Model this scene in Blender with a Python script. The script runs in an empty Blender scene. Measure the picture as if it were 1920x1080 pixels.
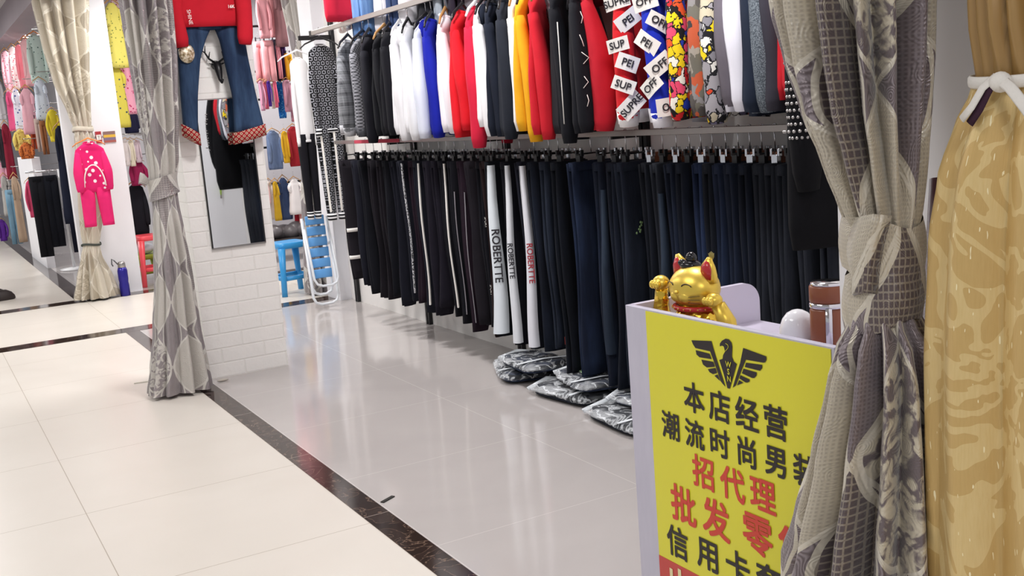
import bpy, math, random
from mathutils import Vector, Matrix
from mathutils.geometry import tessellate_polygon

# ------------------------------------------------------------------ camera, world, lights, exposure
SC = bpy.context.scene
COL = SC.collection
FPX, YAW, PITCH, ROLL, CAM_H = 1999.25, .506542, .165827, -.0774843, 1.45
cf = Vector((math.sin(YAW)*math.cos(PITCH), math.cos(YAW)*math.cos(PITCH), -math.sin(PITCH)))
r0 = Vector((math.cos(YAW), -math.sin(YAW), 0)); u0 = r0.cross(cf)
cr = r0*math.cos(ROLL)+u0*math.sin(ROLL); cu = u0*math.cos(ROLL)-r0*math.sin(ROLL)
CAM = Vector((0, 0, CAM_H))
cd = bpy.data.cameras.new('camera'); cam = bpy.data.objects.new('camera', cd); COL.objects.link(cam)
cd.sensor_width = 36; cd.lens = FPX*36/1920; cd.clip_start = .05; cd.clip_end = 100
cam.matrix_world = Matrix(((cr.x, cu.x, -cf.x, 0), (cr.y, cu.y, -cf.y, 0), (cr.z, cu.z, -cf.z, CAM_H), (0, 0, 0, 1)))
SC.camera = cam
SC.view_settings.view_transform = 'Standard'; SC.view_settings.look = 'None'
SC.view_settings.gamma = 1; SC.view_settings.exposure = 0.0
try: SC.cycles.use_denoising = True
except Exception: pass
wd = bpy.data.worlds.new('world'); SC.world = wd; wd.use_nodes = True
wd.node_tree.nodes['Background'].inputs[0].default_value = (.96, .97, 1, 1)
wd.node_tree.nodes['Background'].inputs[1].default_value = .5

def lamp(name, loc, sx, sy, power, col=(1, .98, .95), rot=(0, 0, 0)):
    l = bpy.data.lights.new(name, 'AREA'); l.shape = 'RECTANGLE'; l.size = sx; l.size_y = sy
    l.energy = power; l.color = col
    o = bpy.data.objects.new(name, l); o.location = loc; o.rotation_euler = rot; COL.objects.link(o)
    return o
for yy in (-1.2, 2.2, 5.6, 9.4, 12.8, 16.2):
    lamp('corridor_light', (-.35, yy, 2.93), .6, 1.2, {-1.2: 52, 2.2: 27, 5.6: 31}.get(yy, 61), (1, .99, .975))
for yy, pw in ((2.6, 34), (4.7, 38), (6.9, 48)):
    lamp('stall_light', (1.95, yy, 2.93), .35, .35, pw, (1, .98, .98))
for xx, yy in ((2.9, 11.3), (4.6, 11.3), (1.75, 14.2), (2.2, 9.7)):
    lamp('kids_shop_light', (xx, yy, 2.93), .5, .5, 38)

def ray(px, py): return cf+cr*((px-960)/FPX)-cu*((py-540)/FPX)
def at_x(px, py, X): d = ray(px, py); return CAM+d*(X/d.x)
def at_y(px, py, Y): d = ray(px, py); return CAM+d*(Y/d.y)
def at_z(px, py, Z=0): d = ray(px, py); return CAM+d*((Z-CAM_H)/d.z)

# ------------------------------------------------------------------ materials
def lin(c):
    c = c/255
    return c/12.92 if c <= .04045 else ((c+.055)/1.055)**2.4
def rgb(h):
    if isinstance(h, str):
        h = h.lstrip('#'); h = [int(h[i:i+2], 16) for i in (0, 2, 4)]
    return (lin(h[0]), lin(h[1]), lin(h[2]), 1)

class E:
    """node arithmetic: E + E, sin(E) ... builds Math nodes"""
    def __init__(s, nt, k): s.nt = nt; s.k = k
    def _m(s, op, *a):
        n = s.nt.nodes.new('ShaderNodeMath'); n.operation = op
        for i, x in enumerate((s,)+a):
            if isinstance(x, E): s.nt.links.new(x.k, n.inputs[i])
            else: n.inputs[i].default_value = x
        return E(s.nt, n.outputs[0])
    def __add__(s, o): return s._m('ADD', o)
    def __sub__(s, o): return s._m('SUBTRACT', o)
    def __mul__(s, o): return s._m('MULTIPLY', o)
    def __truediv__(s, o): return s._m('DIVIDE', o)
    def sin(s): return s._m('SINE')
    def cos(s): return s._m('COSINE')
    def abs(s): return s._m('ABSOLUTE')
    def frac(s): return s._m('FRACT')
    def floor(s): return s._m('FLOOR')
    def gt(s, o): return s._m('GREATER_THAN', o)
    def lt(s, o): return s._m('LESS_THAN', o)
    def mn(s, o): return s._m('MINIMUM', o)
    def mx(s, o): return s._m('MAXIMUM', o)
    def sqrt(s): return s._m('SQRT')

class Mat:
    def __init__(s, name, rough=.6, metal=0, spec=.5):
        s.m = bpy.data.materials.new(name); s.m.use_nodes = True; s.nt = s.m.node_tree
        s.b = s.nt.nodes['Principled BSDF']
        s.b.inputs['Roughness'].default_value = rough; s.b.inputs['Metallic'].default_value = metal
        s.b.inputs['Specular IOR Level'].default_value = spec
        s.co = None
    def node(s, t): return s.nt.nodes.new(t)
    def link(s, a, b): s.nt.links.new(a.k if isinstance(a, E) else a, b)
    def coord(s, kind='Object'):
        n = s.node('ShaderNodeTexCoord'); return n.outputs[kind]
    def xyz(s, kind='Object'):
        n = s.node('ShaderNodeSeparateXYZ'); s.nt.links.new(s.coord(kind), n.inputs[0])
        return [E(s.nt, n.outputs[i]) for i in range(3)]
    def combine(s, x, y, z=0.0):
        n = s.node('ShaderNodeCombineXYZ')
        for i, v in enumerate((x, y, z)):
            if isinstance(v, E): s.link(v, n.inputs[i])
            else: n.inputs[i].default_value = v
        return n.outputs[0]
    def noise(s, scale, detail=3, vec=None, dist=0, out='Fac'):
        n = s.node('ShaderNodeTexNoise'); n.inputs['Scale'].default_value = scale
        n.inputs['Detail'].default_value = detail; n.inputs['Distortion'].default_value = dist
        s.nt.links.new(vec if vec is not None else s.coord(), n.inputs['Vector'])
        return E(s.nt, n.outputs[out])
    def voro(s, scale, vec=None, feature='F1', out='Distance', rnd=1):
        n = s.node('ShaderNodeTexVoronoi'); n.feature = feature; n.inputs['Scale'].default_value = scale
        n.inputs['Randomness'].default_value = rnd
        s.nt.links.new(vec if vec is not None else s.coord(), n.inputs['Vector'])
        return n.outputs[out]
    def mix(s, fac, a, b):
        n = s.node('ShaderNodeMix'); n.data_type = 'RGBA'
        for sock, v in ((n.inputs[0], fac), (n.inputs[6], a), (n.inputs[7], b)):
            if isinstance(v, E): s.link(v, sock)
            elif isinstance(v, bpy.types.NodeSocket): s.nt.links.new(v, sock)
            elif isinstance(v, (int, float)): sock.default_value = v
            else: sock.default_value = rgb(v) if isinstance(v, str) else v
        return n.outputs[2]
    def ramp(s, fac, stops, const=False):
        n = s.node('ShaderNodeValToRGB'); s.link(fac, n.inputs[0]) if isinstance(fac, E) else s.nt.links.new(fac, n.inputs[0])
        cr_ = n.color_ramp
        if const: cr_.interpolation = 'CONSTANT'
        while len(cr_.elements) < len(stops): cr_.elements.new(1)
        for e, (p, c) in zip(cr_.elements, stops): e.position = p; e.color = rgb(c)
        return n.outputs[0]
    def base(s, c):
        if isinstance(c, str): s.b.inputs['Base Color'].default_value = rgb(c)
        else: s.nt.links.new(c, s.b.inputs['Base Color'])
        return s
    def bump(s, h, strength=.3, dist=.01):
        n = s.node('ShaderNodeBump'); n.inputs['Strength'].default_value = strength; n.inputs['Distance'].default_value = dist
        s.link(h, n.inputs['Height']); s.nt.links.new(n.outputs[0], s.b.inputs['Normal'])
        return s

_mc = {}
def fabric(h, var=.12, rough=.92, scale=14):
    """plain woven cloth with a little tone variation and weave"""
    k = (h, var, rough, scale)
    if k in _mc: return _mc[k]
    m = Mat('cloth_'+h.strip('#'), rough, 0, .2)
    c = rgb(h); d = tuple(x*(1-var) for x in c[:3])+(1,); e = tuple(min(1, x*(1+var)) for x in c[:3])+(1,)
    n = m.noise(scale, 4)
    m.base(m.mix(n, d, e)); m.bump(m.noise(420, 2), .25, .002)
    _mc[k] = m.m; return m.m
def plain(h, rough=.5, metal=0, spec=.5, var=.05):
    k = ('p', h, rough, metal)
    if k in _mc: return _mc[k]
    m = Mat('surface_'+h.strip('#'), rough, metal, spec)
    c = rgb(h); d = tuple(x*(1-var) for x in c[:3])+(1,)
    m.base(m.mix(m.noise(9, 3), d, c))
    _mc[k] = m.m; return m.m
def denim(h, fade, amt=.5):
    k = ('d', h, fade)
    if k in _mc: return _mc[k]
    m = Mat('denim_'+h.strip('#'), .9, 0, .2)
    x, y, z = m.xyz()
    n = m.noise(5, 3, m.combine(x*3, y*3, z*.6))
    w = m.noise(160, 2, m.combine(x, y, z*.15))
    c = m.mix((n-.42)*4*amt, h, fade)
    m.base(m.mix(w*.35, c, '#12141c')); m.bump(w, .3, .003)
    _mc[k] = m.m; return m.m
def dots(bg, fg, scale, r, kind='Object'):
    k = ('dots', bg, fg, scale, r)
    if k in _mc: return _mc[k]
    m = Mat('spotted_cloth_'+bg.strip('#'), .9, 0, .2)
    d = E(m.nt, m.voro(scale, m.coord(kind), rnd=.8))
    m.base(m.mix(d.lt(r), bg, fg)); _mc[k] = m.m; return m.m
def cells(name, cols, scale, edge=None, dist=1.0, rnd=1, out='Color'):
    """patchwork of random coloured cells (printed cloth)"""
    k = ('cells', name)
    if k in _mc: return _mc[k]
    m = Mat(name, .85, 0, .25)
    nv = m.noise(scale*1.4, 3, out='Color')
    mixv = m.node('ShaderNodeVectorMath'); mixv.operation = 'MULTIPLY_ADD'
    m.link(nv, mixv.inputs[0]); mixv.inputs[1].default_value = (dist/scale,)*3
    m.nt.links.new(m.coord(), mixv.inputs[2])
    v = m.voro(scale, mixv.outputs[0], 'F1', 'Color', rnd)
    sp = m.node('ShaderNodeSeparateColor'); m.nt.links.new(v, sp.inputs[0])
    c = m.ramp(sp.outputs[0], [(i/len(cols), x) for i, x in enumerate(cols)], True)
    if edge:
        e = E(m.nt, m.voro(scale, mixv.outputs[0], 'DISTANCE_TO_EDGE', 'Distance', rnd))
        c = m.mix(e.lt(.05), c, edge)
    m.base(c); _mc[k] = m.m; return m.m

def make_materials():
    M = {}
    # polished corridor tiles and stall tiles, with grout lines set out in the floor's own metres
    def tiles(name, a, b, x0, y0, sx, sy, rough, line):
        m = Mat(name, rough, 0, .5)
        x, y, z = m.xyz()
        gx = (((x-x0)/sx).frac()-.5).abs(); gy = (((y-y0)/sy).frac()-.5).abs()
        g = gx.gt(.5-.0016/sx).mx(gy.gt(.5-.0016/sy))
        n = m.noise(1.6, 6, dist=1.5)
        m.b.inputs['Specular IOR Level'].default_value = .3 if rough > .2 else .5
        m.base(m.mix(g, m.mix(n, a, b), line)); return m.m
    M['tile_c'] = tiles('cream_polished_tile', '#d3ccc2', '#ddd7ce', .43, 4.39, .86, .86, .32, '#a89d8e')
    M['tile_s'] = tiles('grey_polished_tile', '#b3adab', '#bfb9b6', 2.256, 4.9, .86, .86, .1, '#cfcac6')
    m = Mat('dark_emperador_marble', .1, 0, .5)
    v = E(m.nt, m.voro(9, m.noise(3, 4, out='Color').k, 'DISTANCE_TO_EDGE', 'Distance'))
    n = m.noise(7, 8, dist=2)
    x, y, z = m.xyz()
    gy = ((y-.9)/.896).frac().lt(.005)
    c = m.mix(((n-.5).abs()*40).lt(.35), m.mix(n, '#171110', '#46362f'), '#6d5a4d')
    m.base(m.mix(gy, c, '#8a7f78')); M['marble'] = m.m
    m = Mat('white_wall_paint', .7, 0, .3); m.base(m.mix(m.noise(2.5, 4), '#eae9ed', '#f2f1f5')); M['wall'] = m.m
    m = Mat('warm_white_paint', .6, 0, .3); m.base(m.mix(m.noise(2.5, 4), '#efece8', '#f4f1ee')); M['wall_b'] = m.m
    m = Mat('grey_wall_paint', .75, 0, .3); m.base(m.mix(m.noise(2.5, 4), '#b9b6bb', '#c6c3c8')); M['wall_g'] = m.m
    m = Mat('ceiling_panel', .8, 0, .2); m.base(m.mix(m.noise(2, 3), '#b8b4b6', '#c5c2c4')); M['ceil'] = m.m
    m = Mat('soffit_mauve', .6, 0, .3); m.base(m.mix(m.noise(2, 3), '#8a7f86', '#978c92')); M['soffit'] = m.m
    # embossed white foam bricks
    m = Mat('white_foam_brick', .65, 0, .3)
    x, y, z = m.xyz()
    bt = m.node('ShaderNodeTexBrick'); m.nt.links.new(m.combine(x+y, z), bt.inputs['Vector'])
    for kk, vv in (('Scale', 1), ('Mortar Size', .006), ('Mortar Smooth', .6), ('Brick Width', .26), ('Row Height', .088), ('Bias', 0)): bt.inputs[kk].default_value = vv
    bt.inputs['Color1'].default_value = rgb('#efece8'); bt.inputs['Color2'].default_value = rgb('#f1eeea'); bt.inputs['Mortar'].default_value = rgb('#ebe8e3')
    m.base(bt.outputs['Color']); m.bump(E(m.nt, bt.outputs['Fac'])*-.6+m.noise(24, 6)*.7, .4, .01); M['brick'] = m.m
    # the jacquard curtains: leaf lattice of cream linen and mauve swirls, pale cord outlines
    def damask(name, cream, cream2, mauve, mauve2, cord, dark):
        m = Mat(name, .48, 0, .5)
        u, v, w = m.xyz('UV')
        U = u/.30; V = v/.36
        fx = U.frac()-.5; fy = V.frac()-.5
        wob = (m.noise(9, 2, m.coord('UV'))-.5)*.08
        e = (fy*math.pi).cos()*.46-(fx+wob).abs()
        fx2 = (U+.5).frac()-.5; fy2 = (V+.5).frac()-.5
        e2 = (fy2*math.pi).cos()*.30-(fx2+wob).abs()
        wn = m.node('ShaderNodeTexWhiteNoise'); wn.noise_dimensions = '2D'
        m.nt.links.new(m.combine(U.floor(), V.floor()), wn.inputs['Vector'])
        rnd = E(m.nt, wn.outputs['Value'])
        lx = (u*1000).sin(); ly = (v*1000).sin()
        linen = (lx.mx(ly))*.5+.5
        c_cream = m.mix(linen*.7, cream2, cream)
        leaf = E(m.nt, m.voro(26, m.coord('UV'), 'SMOOTH_F1'))
        blot = m.noise(30, 3, m.coord('UV'), 1.2)
        c_leaf = m.mix((blot-.5)*9+.5, mauve, cream)
        ring = ((leaf*95)+blot*7).sin()*.5+.5
        c_swirl = m.mix(ring*.85, mauve, mauve2)
        grid = ((u*560).sin().gt(.72)).mx((v*520).sin().gt(.72))
        c_grid = m.mix(grid*.7, m.mix(.5, mauve, dark), cream2)
        inside = m.mix(rnd.gt(.42), c_leaf, c_cream)
        wn2 = m.node('ShaderNodeTexWhiteNoise'); wn2.noise_dimensions = '2D'
        m.nt.links.new(m.combine((U+.5).floor(), (V+.5).floor()), wn2.inputs['Vector'])
        outside = m.mix(e2.gt(.0), c_swirl, m.mix(E(m.nt, wn2.outputs['Value']).gt(.5), c_grid, m.mix(linen*.5, mauve, mauve2)))
        c = m.mix(e.gt(0), outside, inside)
        c = m.mix(e.abs().lt(.022).mx(e2.abs().lt(.014)), c, cord)
        m.base(c)
        m.b.inputs['Sheen Weight'].default_value = .25
        rr = ring*.25+.3; m.link(rr, m.b.inputs['Roughness'])
        mt = e.lt(0)*.35; m.link(mt, m.b.inputs['Metallic'])
        m.bump(ring*.5+blot+linen*.15, .35, .004)
        return m.m
    M['dam_r'] = damask('mauve_jacquard', '#c0b7a4', '#a0978a', '#64595c', '#958b90', '#cbc4b6', '#54494c')
    M['dam_l'] = damask('silver_jacquard', '#c3beb7', '#aca69f', '#8a8283', '#a69ea0', '#cfcbc4', '#857c7e')
    M['dam_c'] = damask('cream_jacquard', '#d3cab9', '#c0b6a3', '#b3a895', '#c8beac', '#dcd5c6', '#a3988a')
    # gold brocade with pale leaf scrolls
    m = Mat('gold_brocade', .42, .25, .5)
    u, v, w = m.xyz('UV')
    vec = m.combine(u*1.0, v*1.0)
    n1 = m.noise(5.5, 2, vec, 2.2); n2 = m.noise(14, 2, vec, .8)
    leafm = ((n1-.5).abs()*9+n2*.6).lt(.75)
    th = m.noise(60, 2, m.combine(u*5, v*.5))
    c = m.mix(th, m.mix(leafm, '#c0a064', '#d0b478'), m.mix(leafm, '#cbac70', '#dcc48e'))
    glint = m.noise(70, 1, m.combine(u*3, v*.6)).gt(.72)
    m.base(m.mix(glint, c, '#f2e6bd')); m.bump(leafm*.6+th*.5, .3, .003); M['gold_br'] = m.m
    m = Mat('bronze_satin', .38, .1, .5); m.base(m.mix(m.noise(3, 3), '#8f7044', '#a88650')); M['satin'] = m.m
    # clothing prints
    m = Mat('monogram_knit', .85, 0, .2)
    x, y, z = m.xyz()
    s = .034
    a = ((x+y*.4)/s); b = z/s
    off = b.floor()*.5
    fx = ((a+off).frac()-.5).abs(); fy = (b.frac()-.5).abs()
    ring = fx.mx(fy)
    sq = ring.lt(.36)*ring.gt(.2); bar = fx.lt(.06)
    m.base(m.mix(sq.mx(bar*fy.gt(.3)), '#0b0b0e', '#8f8f96')); M['mono'] = m.m
    m = Mat('grey_plaid', .9, 0, .2)
    x, y, z = m.xyz()
    p = ((x/.07).frac().lt(.3))*.5+((z/.07).frac().lt(.3))*.5
    q = ((x/.016).frac().lt(.4))*.5+((z/.016).frac().lt(.4))*.5
    m.base(m.mix(p*.6+q*.3, '#8a8c90', '#2c2d31')); M['plaid'] = m.m
    m = Mat('grey_diamond_check', .9, 0, .2)
    x, y, z = m.xyz()
    q = ((x+z)/.022).frac().lt(.45)*.5+((x-z)/.022).frac().lt(.45)*.5
    m.base(m.mix(q, '#94949a', '#3a3b40')); M['diam'] = m.m
    m = Mat('red_tartan', .9, 0, .2)
    x, y, z = m.xyz()
    p = ((x/.09).frac().lt(.4)); q = ((z/.09).frac().lt(.4))
    m.base(m.mix(p*.5+q*.5, '#e8e4e0', m.mix(p*q, '#b02a2e', '#2f4a3a'))); M['tartan'] = m.m
    M['cartoon'] = cells('street_art_print', ['#d9262b', '#f2cf1f', '#e84d6f', '#1d1a1c', '#f4eee0', '#2a3fae', '#e0572a', '#d9262b', '#f2cf1f'], 26, '#1d1a1c', 1.3)
    M['crown'] = cells('abstract_paint_print', ['#a5a1a6', '#1b1b1e', '#f3d21c', '#e9e6df', '#d8482c', '#88858c', '#c9bfa6', '#1b1b1e', '#6f6a83'], 17, '#222226', 1.4)
    M['camo'] = cells('grey_camouflage', ['#6e6a60', '#8c8888', '#3c3a3b', '#a29a90', '#c05a3a', '#57524f'], 14, None, 1.4)
    m = Mat('marl_jersey', .95, 0, .2); m.base(m.mix((m.noise(220, 2)-.4)*3, '#454c54', '#8b949c')); M['marl'] = m.m
    m = Mat('paisley_cotton', .9, 0, .2)
    x, y, z = m.xyz()
    fx = ((x+z*1.0)/.03).frac()-.5; fz = ((x-z*1.0)/.03).frac()-.5
    d = (fx*fx+fz*fz).sqrt()
    m.base(m.mix(d.lt(.34), '#9c2a2c', m.mix(d.lt(.18), '#d9c7ae', '#7a1e22'))); M['paisley'] = m.m
    m = Mat('sequin_patch', .35, .5, .5); m.base(m.ramp(m.noise(60, 3), [(.3, '#5a4730'), (.45, '#b3a07c'), (.6, '#e8e0cf')])); M['sequin'] = m.m
    # plastics, metals, glass
    M['chrome'] = plain('#d6d6da', .12, 1); M['steel'] = plain('#a9a6a4', .3, .9); M['black_metal'] = plain('#17171a', .4, .2)
    M['rail'] = plain('#a79f9b', .32, .75)
    M['white_plastic'] = plain('#e8e8ea', .35); M['white_tube'] = plain('#dfe3e8', .3)
    M['blue_plastic'] = plain('#2f93d2', .35); M['blue_slat'] = plain('#5f9fdc', .45); M['red_plastic'] = plain('#f0505a', .35)
    M['green_plastic'] = plain('#9aa83a', .4); M['lime'] = plain('#9fc04a', .4)
    M['hanger_black'] = plain('#1b1a1c', .35); M['hanger_wood'] = plain('#b98a52', .45); M['hanger_orange'] = plain('#e2853a', .4)
    M['clip_brown'] = plain('#8a5238', .4)
    M['laminate'] = plain('#cfc9dc', .35); M['laminate_edge'] = plain('#e3e0e6', .35)
    m = Mat('white_wood_laminate', .4, 0, .4); x, y, z = m.xyz()
    m.base(m.mix(m.noise(8, 5, m.combine(y*4, x*4, z*.8)), '#b3b0c2', '#c8c5d4')); M['lamwood'] = m.m
    M['sign_y'] = plain('#dcd632', .3, 0, .5, .03); M['sign_r'] = plain('#c23a35', .35); M['ink'] = plain('#1d1317', .5); M['ink_red'] = plain('#cf3c2c', .45)
    M['ink_w'] = plain('#f0ece6', .6); M['ink_b'] = plain('#2c4f8f', .6); M['ink_dk'] = plain('#25222a', .6)
    m = Mat('gold_foil', .36, .8, .5); m.base(m.mix(m.noise(12, 3), '#d9b23c', '#efd468')); m.bump(m.noise(55, 3), .12, .003); M['gold'] = m.m
    m = Mat('gold_foil_scaled', .2, .9, .5); m.base('#e0bb45'); m.bump(E(m.nt, m.voro(70)), .7, .006); M['gold_s'] = m.m
    M['lacquer_red'] = plain('#b3252b', .25); M['black_gloss'] = plain('#131419', .15); M['brown_leather'] = plain('#84482c', .35)
    m = Mat('mirror_glass', .015, 1, .5); m.base('#e4e7e8'); M['mirror'] = m.m
    m = Mat('clear_film', .1, 0, .8); m.base('#eef2f6')
    nz = m.noise(7, 4, dist=1.4); al_ = ((nz-.5).abs()*-26+1).mx(0.0)*.6+((m.noise(5, 2)-.55)*5).mx(0.0).mn(.45)+.07
    m.link(al_, m.b.inputs['Alpha']); m.bump(m.noise(30, 5, dist=1.8), .9, .012); M['film'] = m.m
    M['film_w'] = plain('#dfe5ea', .25)
    M['skin'] = plain('#c79a80', .6); M['wood_dark'] = plain('#4a1820', .4)
    M['bottle'] = plain('#27208a', .3, .3)
    return M
MT = make_materials()

# ------------------------------------------------------------------ mesh builder
def org(o):
    v = Vector((0, 0, 0))
    while o is not None: v = v+o.location; o = o.parent
    return v
class MB:
    def __init__(s): s.v = []; s.f = []; s.m = []; s.uv = []; s.any = False
    def add(s, vs, fs, m=0, uvs=None):
        k = len(s.v); s.v += [Vector(p) for p in vs]
        for i, f in enumerate(fs):
            s.f.append([k+j for j in f]); s.m.append(m)
            if uvs is None: s.uv.append(None)
            else: s.uv.append(uvs[i]); s.any = True
        return s
    def box(s, x0, x1, y0, y1, z0, z1, m=0, R=None, c=None):
        P = [Vector((x, y, z)) for x in (x0, x1) for y in (y0, y1) for z in (z0, z1)]
        if R is not None: c = Vector(c) if c is not None else Vector((0, 0, 0)); P = [R@p+c for p in P]
        return s.add(P, [(0, 1, 3, 2), (4, 6, 7, 5), (0, 4, 5, 1), (2, 3, 7, 6), (0, 2, 6, 4), (1, 5, 7, 3)], m)
    def loft(s, rings, m=0, cap=(1, 1), uw=1.0, closed=True, v0=None):
        n = len(rings[0]); vs = [p for r in rings for p in r]; fs = []; uv = []
        nn = n if closed else n-1
        for i in range(len(rings)-1):
            for j in range(nn):
                a, b = i*n+j, i*n+(j+1) % n
                fs.append((a, b, b+n, a+n))
                za, zb = (v0[i], v0[i+1]) if v0 else (rings[i][j][2], rings[i+1][j][2])
                uv.append([(j/n*uw, za), ((j+1)/n*uw, za), ((j+1)/n*uw, zb), (j/n*uw, zb)])
        if cap[0] and closed: fs.append(tuple(range(n))[::-1]); uv.append([(0, 0)]*n)
        if cap[1] and closed: k = (len(rings)-1)*n; fs.append(tuple(range(k, k+n))); uv.append([(0, 0)]*n)
        return s.add(vs, fs, m, uv)
    def tube(s, pts, r, n=8, m=0, cap=True, closed=False, sq=None):
        pts = [Vector(p) for p in pts]; k = len(pts)
        rr = r if isinstance(r, (list, tuple)) else [r]*k
        rings = []; nrm = None
        for i in range(k):
            a = pts[i-1] if (i or closed) else pts[0]; b = pts[(i+1) % k] if (i < k-1 or closed) else pts[-1]
            t = (b-a).normalized()
            if nrm is None: nrm = t.orthogonal().normalized() if sq is None else (Vector(sq)-t*Vector(sq).dot(t)).normalized()
            else: nrm = (nrm-t*nrm.dot(t)).normalized()
            bt = t.cross(nrm)
            q = rr[i]; qa, qb = q if isinstance(q, tuple) else (q, q)
            rings.append([pts[i]+nrm*(qa*math.cos(2*math.pi*j/n))+bt*(qb*math.sin(2*math.pi*j/n)) for j in range(n)])
        if closed: rings.append(rings[0]); return s.loft(rings, m, (0, 0))
        return s.loft(rings, m, (cap, cap))
    def lathe(s, prof, c, n=24, m=0, R=None):
        c = Vector(c); R = R or Matrix.Identity(3)
        return s.loft([[R@Vector((r*math.cos(2*math.pi*j/n), r*math.sin(2*math.pi*j/n), z))+c for j in range(n)] for r, z in prof], m)
    def ball(s, c, rad, n=20, k=12, m=0, R=None):
        c = Vector(c); R = R or Matrix.Identity(3); rx, ry, rz = rad if isinstance(rad, tuple) else (rad,)*3
        rings = []
        for i in range(k+1):
            a = -math.pi/2+math.pi*max(.01, min(.99, i/k)); q = math.cos(a)
            rings.append([R@Vector((rx*q*math.cos(2*math.pi*j/n), ry*q*math.sin(2*math.pi*j/n), rz*math.sin(a)))+c for j in range(n)])
        return s.loft(rings, m)
    def poly(s, pts, m=0):
        pts = [Vector(p) for p in pts]
        return s.add(pts, [t for t in tessellate_polygon([pts])], m)
    def text(s, txt, size, place, m=0, bold=0.0):
        """lettering: place(x, y) gives the point for letter coordinates (metres, centred)"""
        cu_ = bpy.data.curves.new('lettering', 'FONT'); cu_.body = txt; cu_.size = size; cu_.align_x = 'CENTER'; cu_.align_y = 'CENTER'
        cu_.resolution_u = 3
        o = bpy.data.objects.new('lettering', cu_); COL.objects.link(o)
        dg = bpy.context.evaluated_depsgraph_get(); dg.update()
        me = bpy.data.meshes.new_from_object(o.evaluated_get(dg))
        if me and len(me.vertices):
            xs = [p.co.x for p in me.vertices]; ys = [p.co.y for p in me.vertices]
            ox, oy = (min(xs)+max(xs))/2, (min(ys)+max(ys))/2
            o4 = [(0, 0)] if not bold else [(bold*size*i, bold*size*j) for i in (-1, 1) for j in (-1, 1)]
            nz_ = (place(1, 0)-place(0, 0)).cross(place(0, 1)-place(0, 0)).normalized()
            for q_, (bx_, by_) in enumerate(o4): s.add([place(p.co.x-ox+bx_, p.co.y-oy+by_)+nz_*(.0002*q_) for p in me.vertices], [tuple(f.vertices) for f in me.polygons], m)
            bpy.data.meshes.remove(me)
        bpy.data.objects.remove(o); bpy.data.curves.remove(cu_)
        return s
    def build(s, name, mats, parent=None, smooth=True, bevel=0, local=False, label=None, seg=2):
        me = bpy.data.meshes.new(name)
        d = Vector((0, 0, 0)) if (local or parent is None) else org(parent)
        me.from_pydata([tuple(p-d) for p in s.v], [], s.f)
        if not isinstance(mats, (list, tuple)): mats = [mats]
        for m in mats: me.materials.append(m)
        me.polygons.foreach_set('material_index', s.m)
        if smooth: me.polygons.foreach_set('use_smooth', [True]*len(s.f))
        if s.any:
            ul = me.uv_layers.new(name='uv'); k = 0
            for f, u in zip(s.f, s.uv):
                for j in range(len(f)):
                    if u: ul.data[k].uv = u[j]
                    k += 1
        me.validate(); me.update()
        o = bpy.data.objects.new(name, me); COL.objects.link(o)
        if parent is not None: o.parent = parent
        if bevel:
            b = o.modifiers.new('bevel', 'BEVEL'); b.width = bevel; b.segments = seg; b.limit_method = 'ANGLE'
        if label: o['label'] = label
        return o
def tag(o, label, cat, group=None, kind=None):
    o['label'] = label; o['category'] = cat
    if group: o['group'] = group
    if kind: o['kind'] = kind
    return o
def thing(name, label, cat, loc=(0, 0, 0), rz=0, group=None):
    o = bpy.data.objects.new(name, None); COL.objects.link(o); o.empty_display_size = .05
    o.location = loc; o.rotation_euler = (0, 0, rz)
    return tag(o, label, cat, group)
def struct(name, mb, mats, **k):
    o = mb.build(name, mats, smooth=False, **k); o['kind'] = 'structure'; return o
def copy_thing(root, loc, rz, label, group=None):
    r = root.copy(); COL.objects.link(r); r.location = loc; r.rotation_euler = (0, 0, rz); r['label'] = label
    if group: r['group'] = group
    for ch in root.children:
        c = ch.copy(); COL.objects.link(c); c.parent = r
        for g in ch.children:
            d = g.copy(); COL.objects.link(d); d.parent = c
    return r

# ------------------------------------------------------------------ the setting
XB = 3.08           # face of the stall's back wall
struct('floor', MB().box(-3, 1.29, -2, 26, -.1, 0, 0).box(1.39, 7, -2, 8.52, -.1, 0, 1).box(1.29, 1.39, -2, 8.52, -.1, 0, 0)
       .box(1.29, 7, 8.52, 10.55, -.1, 0, 0).box(1.29, 7, 10.55, 26, -.1, 0, 1), [MT['tile_c'], MT['tile_s']])
struct('trim_1', MB().box(1.29, 1.39, -2, 8.42, 0, .0015), MT['marble'])
struct('trim_2', MB().box(-3, 7, 8.42, 8.62, 0, .0018), MT['marble'])
struct('trim_3', MB().box(-3, 7, 10.42, 10.62, 0, .0018), MT['marble'])
struct('trim_4', MB().box(1.22, 1.36, 10.62, 26, 0, .0015), MT['marble'])
struct('wall_back', MB().box(XB, XB+.12, 1.2, 8.6, 0, 3), MT['wall_b'])
struct('wall_near', MB().box(1.9, XB, 1.22, 1.3, 0, 3), MT['wall'])
struct('wall_right', MB().box(1.41, 1.88, -1.5, 1.345, 0, 3), MT['wall'])
struct('wall_end', MB().box(2.98, 3.3, 8.3, 8.6, 0, 3), MT['wall'])
struct('wall_column', MB().box(1.40, 1.885, 6.31, 6.75, 0, 3), MT['brick'])
struct('wall_left', MB().box(1.33, 1.842, 10.66, 10.78, 0, 3), MT['wall'])
struct('wall_far', MB().box(2.3, 7, 12.3, 12.4, 0, 3), MT['wall_g'])
struct('wall_inner', MB().box(2.2, 2.3, 10.85, 15.6, 0, 3), MT['wall_g'])
struct('wall_front', MB().box(1.33, 1.42, 13.75, 15.5, 0, 1.32), MT['wall'])
struct('wall_corridor', MB().box(2.3, 2.4, 15.6, 26, 0, 3), MT['wall_g'])
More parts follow.
